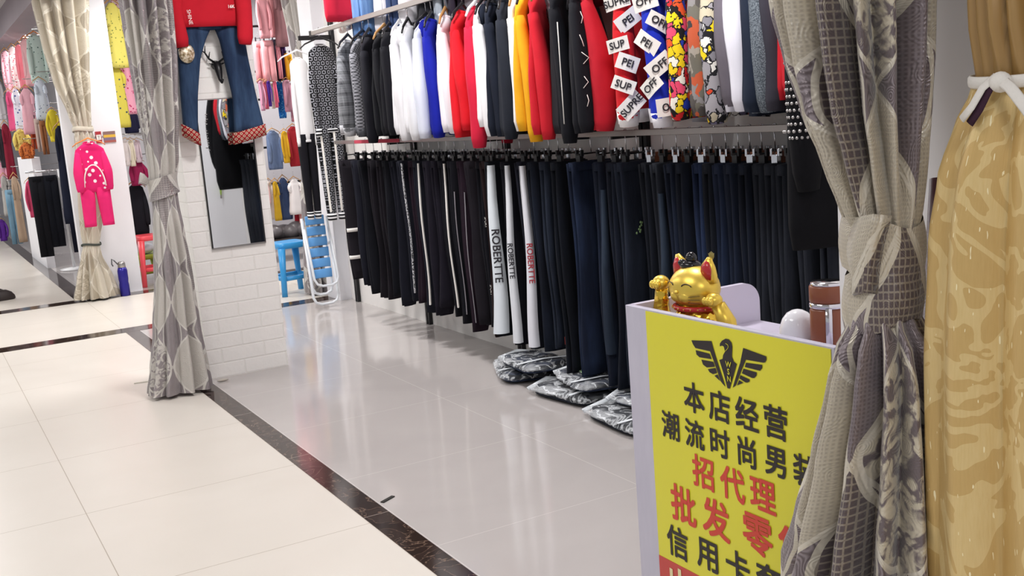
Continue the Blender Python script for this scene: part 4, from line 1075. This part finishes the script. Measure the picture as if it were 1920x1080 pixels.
# clothes pole leaning against the near partition (seen in the mirror)
MY = 2*(YF-.011)
P1, P2 = at_y(402, 185, MY-1.34), at_y(415, 372, MY-1.34)
P1.y = P2.y = 1.335
t = thing('clothes_pole', 'thin grey clothes-lifting pole with green ends hung on the near partition, seen in the mirror', 'pole', P2)
MB().tube([P2, P1], .008, 10).build('shaft', [MT['steel']], t)
MB().tube([P2+(P2-P1)*.0, P2+(P1-P2)*.14], [.006, .014], 10).build('grip', [MT['lime']], t)
MB().tube([P1, Vector((P1.x, 1.30, P1.z))], .006, 8).build('hook', [MT['steel']], t)

# ------------------------------------------------------------------ stools, chair, packaged clothes on the floor
def stool(loc, rz, mat, label, h=.46, w=.30, group=None):
    t = thing('plastic_stool', label, 'stool', loc, rz, group)
    s = MB(); s.loft([[Vector((math.copysign(abs(math.cos(a))**.35, math.cos(a))*k, math.copysign(abs(math.sin(a))**.35, math.sin(a))*k, z)) for a in [2*math.pi*j/32+.05 for j in range(32)]] for k, z in ((w*.36, h-.005), (w*.47, h), (w*.5, h-.008), (w*.515, h-.05), (w*.49, h-.052))])
    s.build('seat', [mat], t, local=True)
    for sx in (-1, 1):
        for sy in (-1, 1):
            l = MB(); top, bt = Vector((sx*w*.43, sy*w*.43, h-.045)), Vector((sx*w*.54, sy*w*.54, 0))
            l.tube([top, top*.5+bt*.5, bt], [(.034, .028), (.026, .02), (.026, .02)], 12, 0, True, False, (sx, -sy, 0))
            l.build('leg', [mat], t, local=True)
    for (a, b) in (((-1, -1), (1, -1)), ((1, -1), (1, 1)), ((1, 1), (-1, 1)), ((-1, 1), (-1, -1))):
        MB().tube([(a[0]*w*.5, a[1]*w*.5, h*.33), (b[0]*w*.5, b[1]*w*.5, h*.33)], [(.012, .02)]*2, 8, 0, True, False, (0, 0, 1) if False else (a[0]-b[0] == 0 and 1 or 0, a[1]-b[1] == 0 and 1 or 0, 0)).build('stretcher', [mat], t, local=True)
    return t
stool((2.83, 9.08, 0), .12, MT['blue_plastic'], 'blue plastic stool behind the white brick column', .46, .27)
stool((2.02, 10.98, 0), .1, MT['red_plastic'], 'red plastic stool beside the white panel and the silver curtain', .5, .26)
stool((2.04, 11.42, 0), .15, MT['green_plastic'], 'low olive-green stool behind the red stool', .27, .26)

def chair():
    o = Vector((2.83, 8.2, 0))
    t = thing('folding_chair', 'folded white-tubed chair with blue slats leaning at the end of the back wall', 'chair', o)
    lean = .16
    def P(x, z, dy=0): return Vector((2.79+x, 8.12+dy+lean*z*.7/.8, z))
    def loop(w, z0, z1, dy, r=.011, tilt=0):
        c = .06; pts = []
        for x, z in ((-w, z1), (-w, z0+c), (-w+c*.3, z0+c*.3), (-w+c, z0), (w-c, z0), (w-c*.3, z0+c*.3), (w, z0+c), (w, z1)):
            pts.append(P(x+tilt*(z-.4), z, dy))
        return MB().tube(pts, r, 10)
    loop(.105, .03, .72, -.03).build('frame_tube', [MT['white_tube']], t)
    loop(.085, .1, .7, .02).build('frame_tube', [MT['white_tube']], t)
    loop(.1, .18, .64, -.085, .01, -.05).build('arm_tube', [MT['white_tube']], t)
    for k in range(6):
        z = .7-.085*k
        b = MB(); p = P(0, z, -.055)
        b.tube([P(-.085, z, -.058), P(0, z, -.048), P(.07, z, -.058)], [(.036, .005)]*3, 10, 0, True, False, (0, 0, 1))
        b.build('slat', [MT['blue_slat']], t)
    MB().tube([P(.07, .5, -.06), P(.1, .53, -.06)], .009, 8).build('hinge', [MT['white_tube']], t)
chair()

def package(c, L, W, H, rz, label, col, seed, tilt=0.0):
    """folded trousers in a clear bag"""
    q = random.Random(seed)
    t = thing('bagged_trousers', label, 'packaged clothes', c, rz, 'bagged clothes on the stall floor')
    t.rotation_euler = (0, tilt, rz)
    def pillow(l, w, h, n=28, wob=0.0, z0=0.0, k=9, jit=0.0):
        rg = []; ph = [q.uniform(0, 6) for _ in range(3)]
        for i in range(k+1):
            s = i/k; a = math.sin(math.pi*max(.04, min(.96, s)))**.45; z = z0+h*s
            rg.append([Vector((l*a*math.copysign(abs(math.cos(u))**.45, math.cos(u))*(1+wob*math.sin(5*u+ph[0]+3*s)), w*a*math.copysign(abs(math.sin(u))**.45, math.sin(u))*(1+wob*math.sin(4*u+ph[1]+4*s)), z+wob*.12*h*4*math.sin(6*u+ph[2])*s))+Vector((q.uniform(-jit, jit), q.uniform(-jit, jit), q.uniform(0, jit))) for u in [2*math.pi*j/n for j in range(n)]])
        return MB().loft(rg)
    f = pillow(L*.46, W*.45, H*.42, 28, .01, H*.02); b1 = f.build('folded_cloth', [col], t, local=True)
    f = pillow(L*.44, W*.42, H*.42, 28, .015, H*.48); f.build('folded_cloth', [col], t, local=True)
    pillow(L*.5, W*.5, H, 64, .045, 0, 14, .005).build('plastic_bag', [MT['film']], t, local=True)
    m = MB(); m.tube([(-L*.3, -W*.52, .01), (-L*.29, -W*.48, H*.96), (-L*.28, 0, H*1.08), (-L*.26, W*.5, H*.9)], [(.012, .003)]*4, 8, 0, True, False, (1, 0, 0))
    m.build('bag_seam', [MT['film_w']], t, local=True); m = MB()
    m.tube([(L*.5, -W*.4, H*.3), (L*.53, 0, H*.7), (L*.49, W*.4, H*.35)], [(.012, .004)]*3, 8)
    m.build('bag_seam', [MT['film_w']], t, local=True)
    if seed == 4: MB().box(-.06, .1, -.02, .06, H*1.06, H*1.06+.003).build('paper_slip', [plain('#b9dfae', .6)], t, local=True, smooth=False)
    return t
dk = F_('#1d2029', .3); dk2 = denim('#1d2333', '#3a4660')
pk = [((2.83, 5.02, 0), .5, .34, .075, 1.2, 'dark trousers in a clear bag, leftmost on the floor under the rail', dk2, 1),
      ((2.80, 4.86, .077), .44, .3, .06, 1.45, 'bagged dark trousers lying on the leftmost bag', dk2, 2),
      ((2.80, 4.42, 0), .5, .36, .07, 1.7, 'bagged black trousers under the pale jeans leg, middle of the pile', dk, 3),
      ((2.84, 4.36, .073), .46, .32, .055, 1.35, 'bagged trousers with a pale green slip on top of the middle bag', dk2, 4),
      ((2.74, 3.86, 0), .5, .36, .065, 1.5, 'bagged dark trousers nearest the counter, at the foot of the pile', dk, 5),
      ((2.86, 3.82, .068), .46, .32, .055, 1.8, 'bagged dark trousers on top of the bag nearest the counter', dk2, 6),
      ((3.0, 4.84, 0), .3, .14, .09, 1.5, 'flat black bagged garment against the wall behind the leftmost bag', dk, 7)]
for c, L, W, H, rz, lb, col, sd in pk: package(c, L, W, H, rz, lb, col, sd)
t = MB(); c = at_z(727, 937); t.box(-.035, .035, -.008, .008, .0, .004, R=Matrix.Rotation(.5, 3, 'Z'), c=c)
tag(t.build('paper_scrap', [fabric('#3a3836')], smooth=False), 'small dark scrap lying on the grey floor by the marble strip', 'scrap')
c = at_z(268, 717); t = MB().box(-.05, .05, -.012, .012, 0, .006, c=c, R=Matrix.Rotation(-.2, 3, 'Z'))
tag(t.build('paper_scrap', [fabric('#d8d2c8')], smooth=False), 'pale scrap on the floor left of the silver curtain', 'scrap')
c = at_z(418, 715); t = MB().ball(c+Vector((0, 0, .008)), (.035, .012, .008), 12, 6)
tag(t.build('paper_scrap', [fabric('#bdb6ac')], smooth=True), 'crumpled scrap on the floor at the foot of the brick column', 'scrap')
# dark red board leaning in the gap between the two right-hand curtains
A, B = at_x(1756, 335, 1.36), at_x(1742, 590, 1.30)
d = (B-A); C_ = B+d*((.02-B.z)/d.z)
t = MB().tube([A, A*.5+C_*.5, C_], [(.012, .008)]*3, 8, 0, True, False, (0, 1, 0))
tag(t.build('wooden_pole', [MT['wood_dark']]), 'dark red pole leaning between the mauve and the gold curtain', 'pole')

# ------------------------------------------------------------------ the children's shop
def kid(x0, y0, x1, y1, Y, mat, kind, label, name=None, cat=None, hk='wood', group="children's clothes", rz=0, hanger=True, arm=None):
    A, B = at_y(x0, (y0+y1)/2, Y), at_y(x1, (y0+y1)/2, Y); zt = at_y((x0+x1)/2, y0, Y).z; zb = at_y((x0+x1)/2, y1, Y).z
    cx = (A.x+B.x)/2; w = (B.x-A.x)/2; h = zt-zb; s = max(.35, min(1, h/.62)); r = random.Random(int(x0*7+y0))
    nm = {'top': 'child_shirt', 'dress': 'child_dress', 'pants': 'child_trousers', 'jacket': 'child_jacket'}[kind]
    o = .13*s; zr_ = zt+o
    t = thing(nm, label, {'top': "child's top", 'dress': "child's dress", 'pants': "child's trousers", 'jacket': "child's jacket"}[kind], (cx, Y, zr_), rz, group)
    if kind in ('top', 'jacket'): make_top(t, mat, W=w*.78, SH=w*.68, L=h+o, SL=h*.82+o, thick=min(.04, w*.5), s=min(s, w/.24), zs=-o, rng=r)
    elif kind == 'dress': make_top(t, mat, W=w*.85, SH=w*.55, L=h+o, SL=h*.35+o, thick=min(.05, w*.6), s=min(s, w/.26), zs=-o, rng=r, flare=1.15, short=True)
    else:
        for sd in (-1, 1):
            MB().loft([sring(sd*w*(.36+.1*q_), 0, -o-.02-(h-.02)*q_, w*(.5-.1*q_), .03, 14, .8) for q_ in (0, .25, .5, .75, 1)]).build('leg', [mat], t, local=True)
        MB().loft([sring(0, 0, -o+.0-.03*q_, w*.8, .034, 18, .8) for q_ in (0, 1, 2)]).build('waistband', [mat], t, local=True)
    if arm:
        a_ = thing('display_arm', 'thin steel display arm of the '+' '.join(label.split()[:10]), 'display arm', (arm, Y, zr_), 0, "display arms in the children's shop")
        MB().tube([(arm, Y, zr_), (cx+.01, Y, zr_), (cx-.02, Y, zr_+.004)], .005, 8).build('rod', [MT['steel']], a_)
        MB().box(arm-.008, arm-.001, Y-.02, Y+.02, zr_-.03, zr_+.03).build('plate', [MT['steel']], a_, smooth=False)
    if hanger: hang('clip_black' if kind == 'pants' else hk, (cx, Y, zr_), rz, 'small %s hanger under the %s' % ('clip' if kind == 'pants' else hk, ' '.join(label.split()[:8])), "hangers in the children's shop", (max(.3, min(1, w/.22)), 1, min(1, max(.35, s*(1 if kind != 'pants' else .9)))))
    return t
# seen between the brick column and the white sweatshirt set
KR = 11.5
K = [
 (480, -10, 506, 72, 'top', F_('#d8959c'), 'dusty pink ruffled top, left of the top row behind the column'),
 (500, -14, 528, 70, 'top', F_('#e3a3a8'), 'light pink ruffled top in the top row behind the column'),
 (512, -20, 536, 88, 'dress', F_('#8e6468'), 'mauve-brown dress in the top row behind the column'),
 (476, 78, 500, 156, 'pants', F_('#db9499'), 'pink ruffle-hem trousers, left of the second row behind the column'),
 (490, 76, 518, 153, 'pants', F_('#e29da2'), 'lighter pink ruffle-hem trousers in the second row behind the column'),
 (510, 74, 528, 152, 'pants', F_('#2a2030'), 'blackish leggings in the second row behind the column'),
 (520, 84, 528, 148, 'pants', F_('#d78b96'), 'narrow rose leggings in the second row behind the column'),
 (526, 80, 538, 150, 'pants', F_('#3a2250'), 'dark purple leggings in the second row behind the column'),
 (534, 100, 550, 150, 'pants', F_('#d89a2a'), 'ochre shorts in the second row behind the column'),
 (486, 152, 496, 208, 'top', F_('#c790a8'), 'lilac top, first of the narrow row behind the column'),
 (494, 152, 503, 205, 'top', F_('#d0647c'), 'rose top in the narrow row behind the column'),
 (501, 152, 509, 200, 'top', F_('#4a2a86'), 'violet top in the narrow row behind the column'),
 (507, 156, 515, 204, 'top', F_('#dcd2c4'), 'cream top in the narrow row behind the column'),
 (513, 152, 521, 202, 'top', F_('#e06a84'), 'hot pink top in the narrow row behind the column'),
 (518, 152, 536, 222, 'top', dots('#1d5fa8', '#6ab4dc', 60, .3), 'bright blue patterned top in the narrow row behind the column'),
 (530, 150, 548, 210, 'top', F_('#b27f90'), 'mauve top in the narrow row behind the column'),
 (542, 152, 566, 228, 'dress', F_('#c98b98'), 'dusty pink flared dress beside the white sweatshirt set'),
 (497, 246, 531, 318, 'jacket', denim('#66789c', '#8ea0c0'), 'small pale denim shirt behind the column'),
 (528, 246, 543, 306, 'top', F_('#d8a62c'), 'yellow top beside the small denim shirt'),
 (537, 238, 568, 312, 'jacket', F_('#a82a34'), 'red padded jacket with dark collar behind the column'),
 (488, 336, 506, 392, 'top', F_('#dcb0ae'), 'pale rose top, left of the lowest row behind the column'),
 (498, 340, 516, 412, 'dress', F_('#e6dcd6'), 'white dress in the lowest row behind the column'),
 (512, 340, 526, 414, 'dress', F_('#c8a02c'), 'yellow pinafore in the lowest row behind the column'),
 (522, 334, 546, 412, 'dress', denim('#3c4c72', '#5a6c94'), 'dark denim pinafore in the lowest row behind the column'),
 (540, 336, 568, 402, 'dress', F_('#f0eaea', .04), 'white sailor dress in the lowest row behind the column'),
 (549, 346, 566, 420, 'dress', F_('#c42a3c'), 'red sailor dress peeping from under the white one'),
 (558, 360, 578, 428, 'dress', F_('#d99a96'), 'pink lace dress beside the black joggers'),
]
for i, (x0, y0, x1, y1, kd, m_, lb) in enumerate(K): kid(x0, y0, x1, y1, KR+.02*((i*5) % 9)-.1, m_, kd, lb)
for z, nm in ((2.5, 'top'), (2.02, 'second'), (1.72, 'third'), (1.2, 'fourth'), (.8, 'lowest')):
    t = MB().tube([(2.35, 11.6, z+.04), (4.4, 11.6, z+.04)], .012, 8)
    tag(t.build('clothes_rail', [MT['black_metal']]), "black rail of the %s row in the children's shop" % nm, 'rail', "rails in the children's shop")
c = at_y(545, 435, 11.5)
t = MB()
q = random.Random(9)
for k in range(7): t.ball((c.x-.2+.07*k, 11.5+q.uniform(-.08, .08), .30+q.uniform(0, .06)), (.1, .12, .08), 14, 8, R=Matrix.Rotation(q.uniform(0, 3), 3, 'Z'))
tag(t.build('plastic_bags', [plain('#6f6a6c', .3)]), 'heap of grey plastic bags under the small dresses behind the column', 'plastic bags', kind='stuff')
t = thing('low_bench', 'dark low bench under the heap of grey plastic bags', 'bench', (c.x, 11.55, 0))
MB().box(c.x-.35, c.x+.45, 11.3, 11.8, .18, .24).build('top', [plain('#3a3230', .5)], t, smooth=False)
for sx in (-.32, .42):
    for sy in (11.33, 11.77): MB().box(c.x+sx-.02, c.x+sx+.02, sy-.02, sy+.02, 0, .18).build('leg', [plain('#3a3230', .5)], t, smooth=False)
# between the white panel and the silver curtain
K = [
 (196, 6, 236, 128, 10.95, 'dress', dots('#dcd06a', '#8a8f4a', 30, .22), 'long yellow printed dress, upper, beside the white panel'),
 (206, 124, 240, 240, 11.0, 'dress', dots('#cfc052', '#3c4a5a', 26, .24), 'long yellow printed dress, lower, beside the white panel'),
 (212, -6, 232, 120, 11.2, 'top', dots('#e4c6c8', '#a04a58', 40, .3), 'pale pink floral top, upper, beside the silver curtain'),
 (226, 110, 252, 215, 11.2, 'dress', dots('#f0a8c0', '#c43a68', 34, .28), 'bright pink floral dress beside the silver curtain'),
 (228, 205, 262, 250, 11.2, 'top', F_('#20203a'), 'dark navy top below the pink floral dress'),
 (232, 262, 243, 312, 11.0, 'top', F_('#cfc4c2'), 'pale grey top, first of three below the navy top'),
 (241, 262, 254, 312, 11.05, 'top', F_('#d8cdb8'), 'beige top, second of three below the navy top'),
 (252, 262, 266, 305, 11.1, 'top', F_('#c8b4bc'), 'pale lilac top, third of three below the navy top'),
 (240, 300, 275, 348, 11.15, 'top', F_('#8a1f48'), 'maroon top below the three pale tops'),
 (238, 345, 280, 440, 11.25, 'jacket', F_('#1a1a20'), 'black padded jacket above the red stool'),
]
for (x0, y0, x1, y1, Y, kd, m_, lb) in K: kid(x0, y0, x1, y1, Y, m_, kd, lb, arm=2.2)
c = at_y(258, 455, 11.5)
tag(MB().ball((2.04, 11.42, .325), (.11, .1, .06), 16, 8).build('plastic_bag', [MT['film_w']]), 'crumpled clear plastic bag on the olive-green stool', 'plastic bag')
# corridor side of the children's shop, left
K = [
 (4, 96, 26, 178, 14.6, 'top', dots('#e6b4c0', '#c05a72', 40, .3), 'pink spotted top, leftmost in the row under the soffit'),
 (18, 88, 38, 168, 14.3, 'top', dots('#ecdcdc', '#d06a78', 34, .3), 'white and red spotted top in the row under the soffit'),
 (30, 84, 50, 165, 14.0, 'top', F_('#e68a96'), 'coral pink top in the row under the soffit'),
 (40, 74, 64, 162, 13.8, 'top', F_('#dca6ac'), 'pale pink top beside the mint top'),
 (48, 66, 92, 156, 13.5, 'top', dots('#c2d4cc', '#4a6a66', 26, .2), 'mint top with dark motifs beside the cream curtain'),
 (12, 172, 30, 246, 14.4, 'dress', F_('#dc5a86'), 'hot pink dress in the second row at the left'),
 (24, 168, 44, 246, 14.2, 'dress', dots('#dadce6', '#4a5a9a', 24, .25), 'white dress with blue motifs in the second row at the left'),
 (38, 166, 70, 252, 13.7, 'dress', F_('#d8a3ae'), 'long dusty pink tunic in the second row at the left'),
 (62, 150, 94, 224, 13.4, 'dress', dots('#ccd4e0', '#5a6a8a', 30, .2), 'pale blue printed dress in the second row at the left'),
 (22, 244, 58, 282, 13.9, 'top', dots('#d9c46a', '#a07a3a', 36, .3), 'yellow ruffled top in the third row at the left'),
 (34, 268, 66, 298, 13.6, 'top', dots('#c8703c', '#7a3a2a', 40, .35), 'orange floral top in the third row at the left'),
 (56, 226, 70, 280, 13.8, 'pants', F_('#a8482c'), 'rust trousers in the third row at the left'),
 (66, 222, 80, 285, 13.6, 'pants', F_('#b9a49a'), 'beige-grey trousers in the third row at the left'),
 (76, 226, 90, 290, 13.4, 'pants', F_('#8c5a3c'), 'brown trousers in the third row at the left'),
 (88, 206, 114, 266, 13.1, 'top', F_('#d8c43a'), 'yellow top with black bow beside the cream curtain'),
 (108, 236, 142, 420, 12.9, 'dress', F_('#1b1f30'), 'long navy coat-dress behind the cream curtain'),
 (50, 338, 70, 408, 13.3, 'top', F_('#c8486c'), 'pink scarf-like top hanging over the white low wall'),
]
for (x0, y0, x1, y1, Y, kd, m_, lb) in K: kid(x0, y0, x1, y1, Y, m_, kd, lb, hk='orange' if 'mint' in lb else 'wood', arm=2.2)
t = MB().ball(at_y(103, 215, 13.05), (.06, .03, .03), 12, 8)
# trouser stand with a white pole
t = thing('garment_stand', 'white-poled garment stand holding black trousers, on the left', 'garment stand', (1.57, 13.28, 0))
MB().tube([(1.57, 13.28, .02), (1.55, 13.28, 1.17)], .018, 10).build('pole', [MT['white_plastic']], t)
MB().lathe([(.02, 0), (.16, .002), (.16, .015), (.03, .03)], (1.57, 13.28, 0), 24).build('base', [MT['white_plastic']], t)
MB().tube([(1.2, 13.3, 1.16), (1.95, 13.26, 1.16)], .012, 8).build('bar', [MT['chrome']], t)
for i, (x, m_, w_, L_) in enumerate(((1.3, '#17171c', .1, .96), (1.44, '#14161e', .1, .86), (1.66, '#181a2a', .1, .95), (1.8, '#15151a', .1, .9))):
    t = thing('trousers', 'black trousers on the white-poled garment stand, %s from the left' % ORD[i], 'trousers', (x, 13.24, 1.15), 0, 'trousers on the garment stand')
    for sd in (-1, 1): MB().loft([sring(sd*w_*.34, 0, -.05-(L_-.05)*k, w_*(.5-.1*k), .028, 14, .8) for k in (0, .3, .6, 1)]).build('leg', [F_(m_)], t, local=True)
    MB().loft([sring(0, 0, -.04-.03*k, w_*.8, .032, 16, .8) for k in (0, 1, 2)]).build('waistband', [F_(m_)], t, local=True)
    hang('clip_black', (x, 13.24, 1.17), 0, 'dark clip hanger on the garment stand, %s from the left' % ORD[i], 'hangers on the garment stand', .9)
# farther shop at the left edge
K = [
 (-6, 150, 12, 245, 17.2, 'dress', F_('#b8b2b6'), 'grey dress at the left edge in the farther shop'),
 (-4, 240, 10, 315, 17.0, 'top', F_('#3a343a'), 'dark top at the left edge in the farther shop'),
 (6, 232, 26, 336, 16.6, 'dress', F_('#7a1e30'), 'maroon dress at the left edge in the farther shop'),
 (-6, 305, 16, 352, 17.1, 'top', F_('#e0a0b4'), 'pink top at the left edge in the farther shop'),
 (2, 330, 22, 405, 16.9, 'dress', F_('#a9a6a2'), 'silver-grey dress at the left edge in the farther shop'),
 (14, 355, 38, 458, 16.3, 'pants', denim('#6e94ac', '#9fc0d2'), 'pale blue jeans at the left edge in the farther shop'),
 (26, 330, 44, 455, 15.9, 'dress', F_('#a8917c'), 'tan dress beside the pale blue jeans'),
 (-4, 412, 14, 452, 17.4, 'top', F_('#5a2c8a'), 'purple top low at the left edge in the farther shop'),
]
for (x0, y0, x1, y1, Y, kd, m_, lb) in K: kid(x0, y0, x1, y1, Y, m_, kd, lb, group='clothes in the farther shop', arm=2.3)

# pink two-piece hung on the cream curtain
def pinkset():
    Y = 10.28
    a, b = at_y(126, 330, Y), at_y(222, 330, Y); zt = at_y(176, 268, Y).z; zm = at_y(176, 360, Y).z; zb = at_y(182, 424, Y).z
    cx = (a.x+b.x)/2; w = (b.x-a.x)/2
    m = Mat('pink_dotted_knit', .9, 0, .2); d = E(m.nt, m.voro(17, rnd=.6)); m.base(m.mix(d.lt(.27), '#e0246c', '#f6e8ee')); pk_ = m.m
    t = thing('pink_outfit', 'pink child outfit with white dots on an orange hanger, hung on the cream curtain', "child's outfit", (cx, Y, zt+.1))
    L = zt+.1-zm
    b_ = make_top(t, pk_, W=w*.62, SH=w*.58, L=L, SL=L*.98, s=.72, zs=-.1, thick=.035, smat=F_('#df2a6e'), rng=random.Random(4))
    MB().tube([(w*.42*math.cos(a), -.056, -L+.05+L*.36*math.sin(a)) for a in [math.radians(q) for q in range(0, 181, 12)]], .006, 6).build('piping', [MT['ink_w']], b_, local=True)
    for sd in (-1, 1):
        lg = MB().loft([sring(sd*w*(.3+.06*k), 0, -L+.04-(zm-zb+.04)*k, w*(.3-.06*k), .035, 16, .8) for k in (0, .3, .6, .9, 1)]).build('trouser_leg', [F_('#df2a6e')], t, local=True)
    hang('orange', (cx, Y, zt+.1), 0, 'orange hanger carrying the pink dotted outfit', "hangers in the children's shop", .7)
pinkset()
A, B = at_y(178, 247, 10.655), at_y(192, 268, 10.655)
t = thing('price_card', 'red and white price card on the white panel', 'sign', ((A.x+B.x)/2, 10.65, B.z))
pc = MB().box(A.x, B.x, 10.65, 10.659, B.z, A.z).build('card', [plain('#b02a34', .5)], t, smooth=False)
MB().box(A.x+.005, B.x-.005, 10.648, 10.6495, B.z+.03, A.z-.03).build('white_band', [MT['ink_w']], pc, smooth=False)
mb = MB(); place_text(mb, 'A T A', .035, ((A.x+B.x)/2, 10.647, (A.z+B.z)/2), (1, 0, 0), (0, 0, 1), 0); mb.build('lettering', [MT['ink']], pc, smooth=False)
A, B = at_y(193, 247, 10.655), at_y(218, 266, 10.655)
m = Mat('striped_paper', .5); x, y, z = m.xyz('Generated'); m.base(m.ramp(z, [(0, '#a85a50'), (.2, '#7d6a86'), (.45, '#e0b23c'), (.7, '#8a6a66')], True))
tag(MB().box(A.x, B.x, 10.65, 10.659, B.z, A.z).build('striped_card', [m.m], smooth=False), 'purple and yellow striped card beside the red price card', 'sign')
# blue flask on the floor
o = Vector((1.645, 10.45, 0))
t = thing('sports_bottle', 'dark blue sports bottle standing beside the cream curtain', 'bottle', o)
MB().lathe([(.04, 0), (.045, .004), (.045, .1), (.041, .13), (.045, .16), (.045, .24), (.036, .27)], o, 24).build('body', [MT['bottle']], t)
MB().lathe([(.034, .27), (.036, .272), (.034, .31), (.025, .325)], o, 20).build('cap', [MT['steel']], t)
MB().tube([o+Vector(p) for p in ((-.03, 0, .3), (-.06, 0, .34), (-.08, 0, .36), (-.085, 0, .31), (-.075, 0, .29))], .006, 8).build('strap', [plain('#5a5a60', .5)], t)

# a passer-by standing just outside the left edge; only a shoe and trouser leg show
def person():
    t = thing('person', 'person in dark trousers and dark shoes standing at the left edge', 'person', (.535, 11.47, 0))
    V = []; Ed = []; Rd = []
    def j(p, r, par=None):
        V.append(p); Rd.append(r)
        if par is not None: Ed.append((par, len(V)-1))
        return len(V)-1
    pel = j((0, 0, .95), (.14, .1)); sp = j((0, 0, 1.15), (.125, .09), pel); ch = j((0, 0, 1.36), (.15, .1), sp); nk = j((.01, 0, 1.49), (.055, .055), ch)
    h1 = j((.02, 0, 1.6), (.075, .085), nk); j((.02, 0, 1.7), (.07, .08), h1)
    for s, kx in ((-1, .03), (1, -.02)):
        hp = j((0, s*.09, .88), (.085, .085), pel); kn_ = j((kx, s*.1, .48), (.06, .06), hp); an = j((kx-.01, s*.1, .09), (.04, .04), kn_); j((kx+.12, s*.105, .035), (.04, .03), an)
        sh = j((0, s*.19, 1.41), (.06, .06), ch); el = j((-.02, s*.25, 1.13), (.043, .043), sh); wr = j((.04, s*.25, .88), (.03, .03), el)
        pm = j((.06, s*.25, .81), (.035, .022), wr)
        for k in range(4): j((.03+.022*k, s*.25, .715-(.008 if k in (0, 3) else 0)), (.009, .009), pm)
        j((.1, s*.24, .78), (.01, .01), pm)
    me = bpy.data.meshes.new('body'); me.from_pydata(V, Ed, []); me.materials.append(MT['skin'])
    o = bpy.data.objects.new('body', me); COL.objects.link(o); o.parent = t
    sk = o.modifiers.new('skin', 'SKIN'); o.modifiers.new('sub', 'SUBSURF').levels = 1
    for v, r in zip(me.skin_vertices[0].data, Rd): v.radius = r
    me.skin_vertices[0].data[0].use_root = True
    dkp = F_('#1b191c')
    for s, kx in ((-1, .03), (1, -.02)):
        MB().tube([(0, s*.09, .98), (0, s*.09, .85), (kx, s*.1, .48), (kx-.01, s*.1, .1)], [.12, .11, .085, .07], 16).build('trouser_leg', [dkp], o, local=True)
        sh = MB(); sh.loft([[Vector((kx+.04+.15*k*math.cos(a)+.02, s*.1+.052*k*math.sin(a)*(1-.12*math.cos(a)), z)) for a in [2*math.pi*q/20 for q in range(20)]] for k, z in ((.92, 0), (1, .012), (.97, .04), (.8, .075), (.5, .1))])
        sh.build('shoe', [plain('#2a2120', .5)], o, local=True)
    MB().loft([sring(0, 0, z, a*.75, b_, 24, .9) for z, a, b_ in ((.88, .2, .2), (1.1, .2, .19), (1.35, .2, .22), (1.45, .12, .16), (1.5, .085, .075))]).build('jacket', [F_('#3a3f4a')], o, local=True)
    for s in (-1, 1): MB().tube([(0, s*.18, 1.42), (-.02, s*.25, 1.13), (.035, s*.25, .9)], [.075, .06, .048], 12).build('sleeve', [F_('#3a3f4a')], o, local=True)
    MB().ball((0, 0, 1.71), (.105, .09, .085), 18, 10).build('hair', [plain('#1a1512', .7)], o, local=True)
    MB().tube([(.088, 0, 1.665), (.105, 0, 1.64), (.112, 0, 1.625), (.09, 0, 1.618)], [.008, .011, .013, .006], 10).build('nose', [MT['skin']], o, local=True)
    MB().tube([(.085, -.022, 1.592), (.096, 0, 1.594), (.085, .022, 1.592)], [(.004, .006)]*3, 8).build('mouth', [plain('#9c5f55', .5)], o, local=True)
    for s in (-1, 1):
        MB().ball((.082, s*.03, 1.662), (.01, .012, .007), 10, 6).build('eye', [plain('#2a211d', .3)], o, local=True)
        MB().ball((.015, s*.082, 1.645), (.02, .012, .03), 10, 6).build('ear', [MT['skin']], o, local=True)
person()
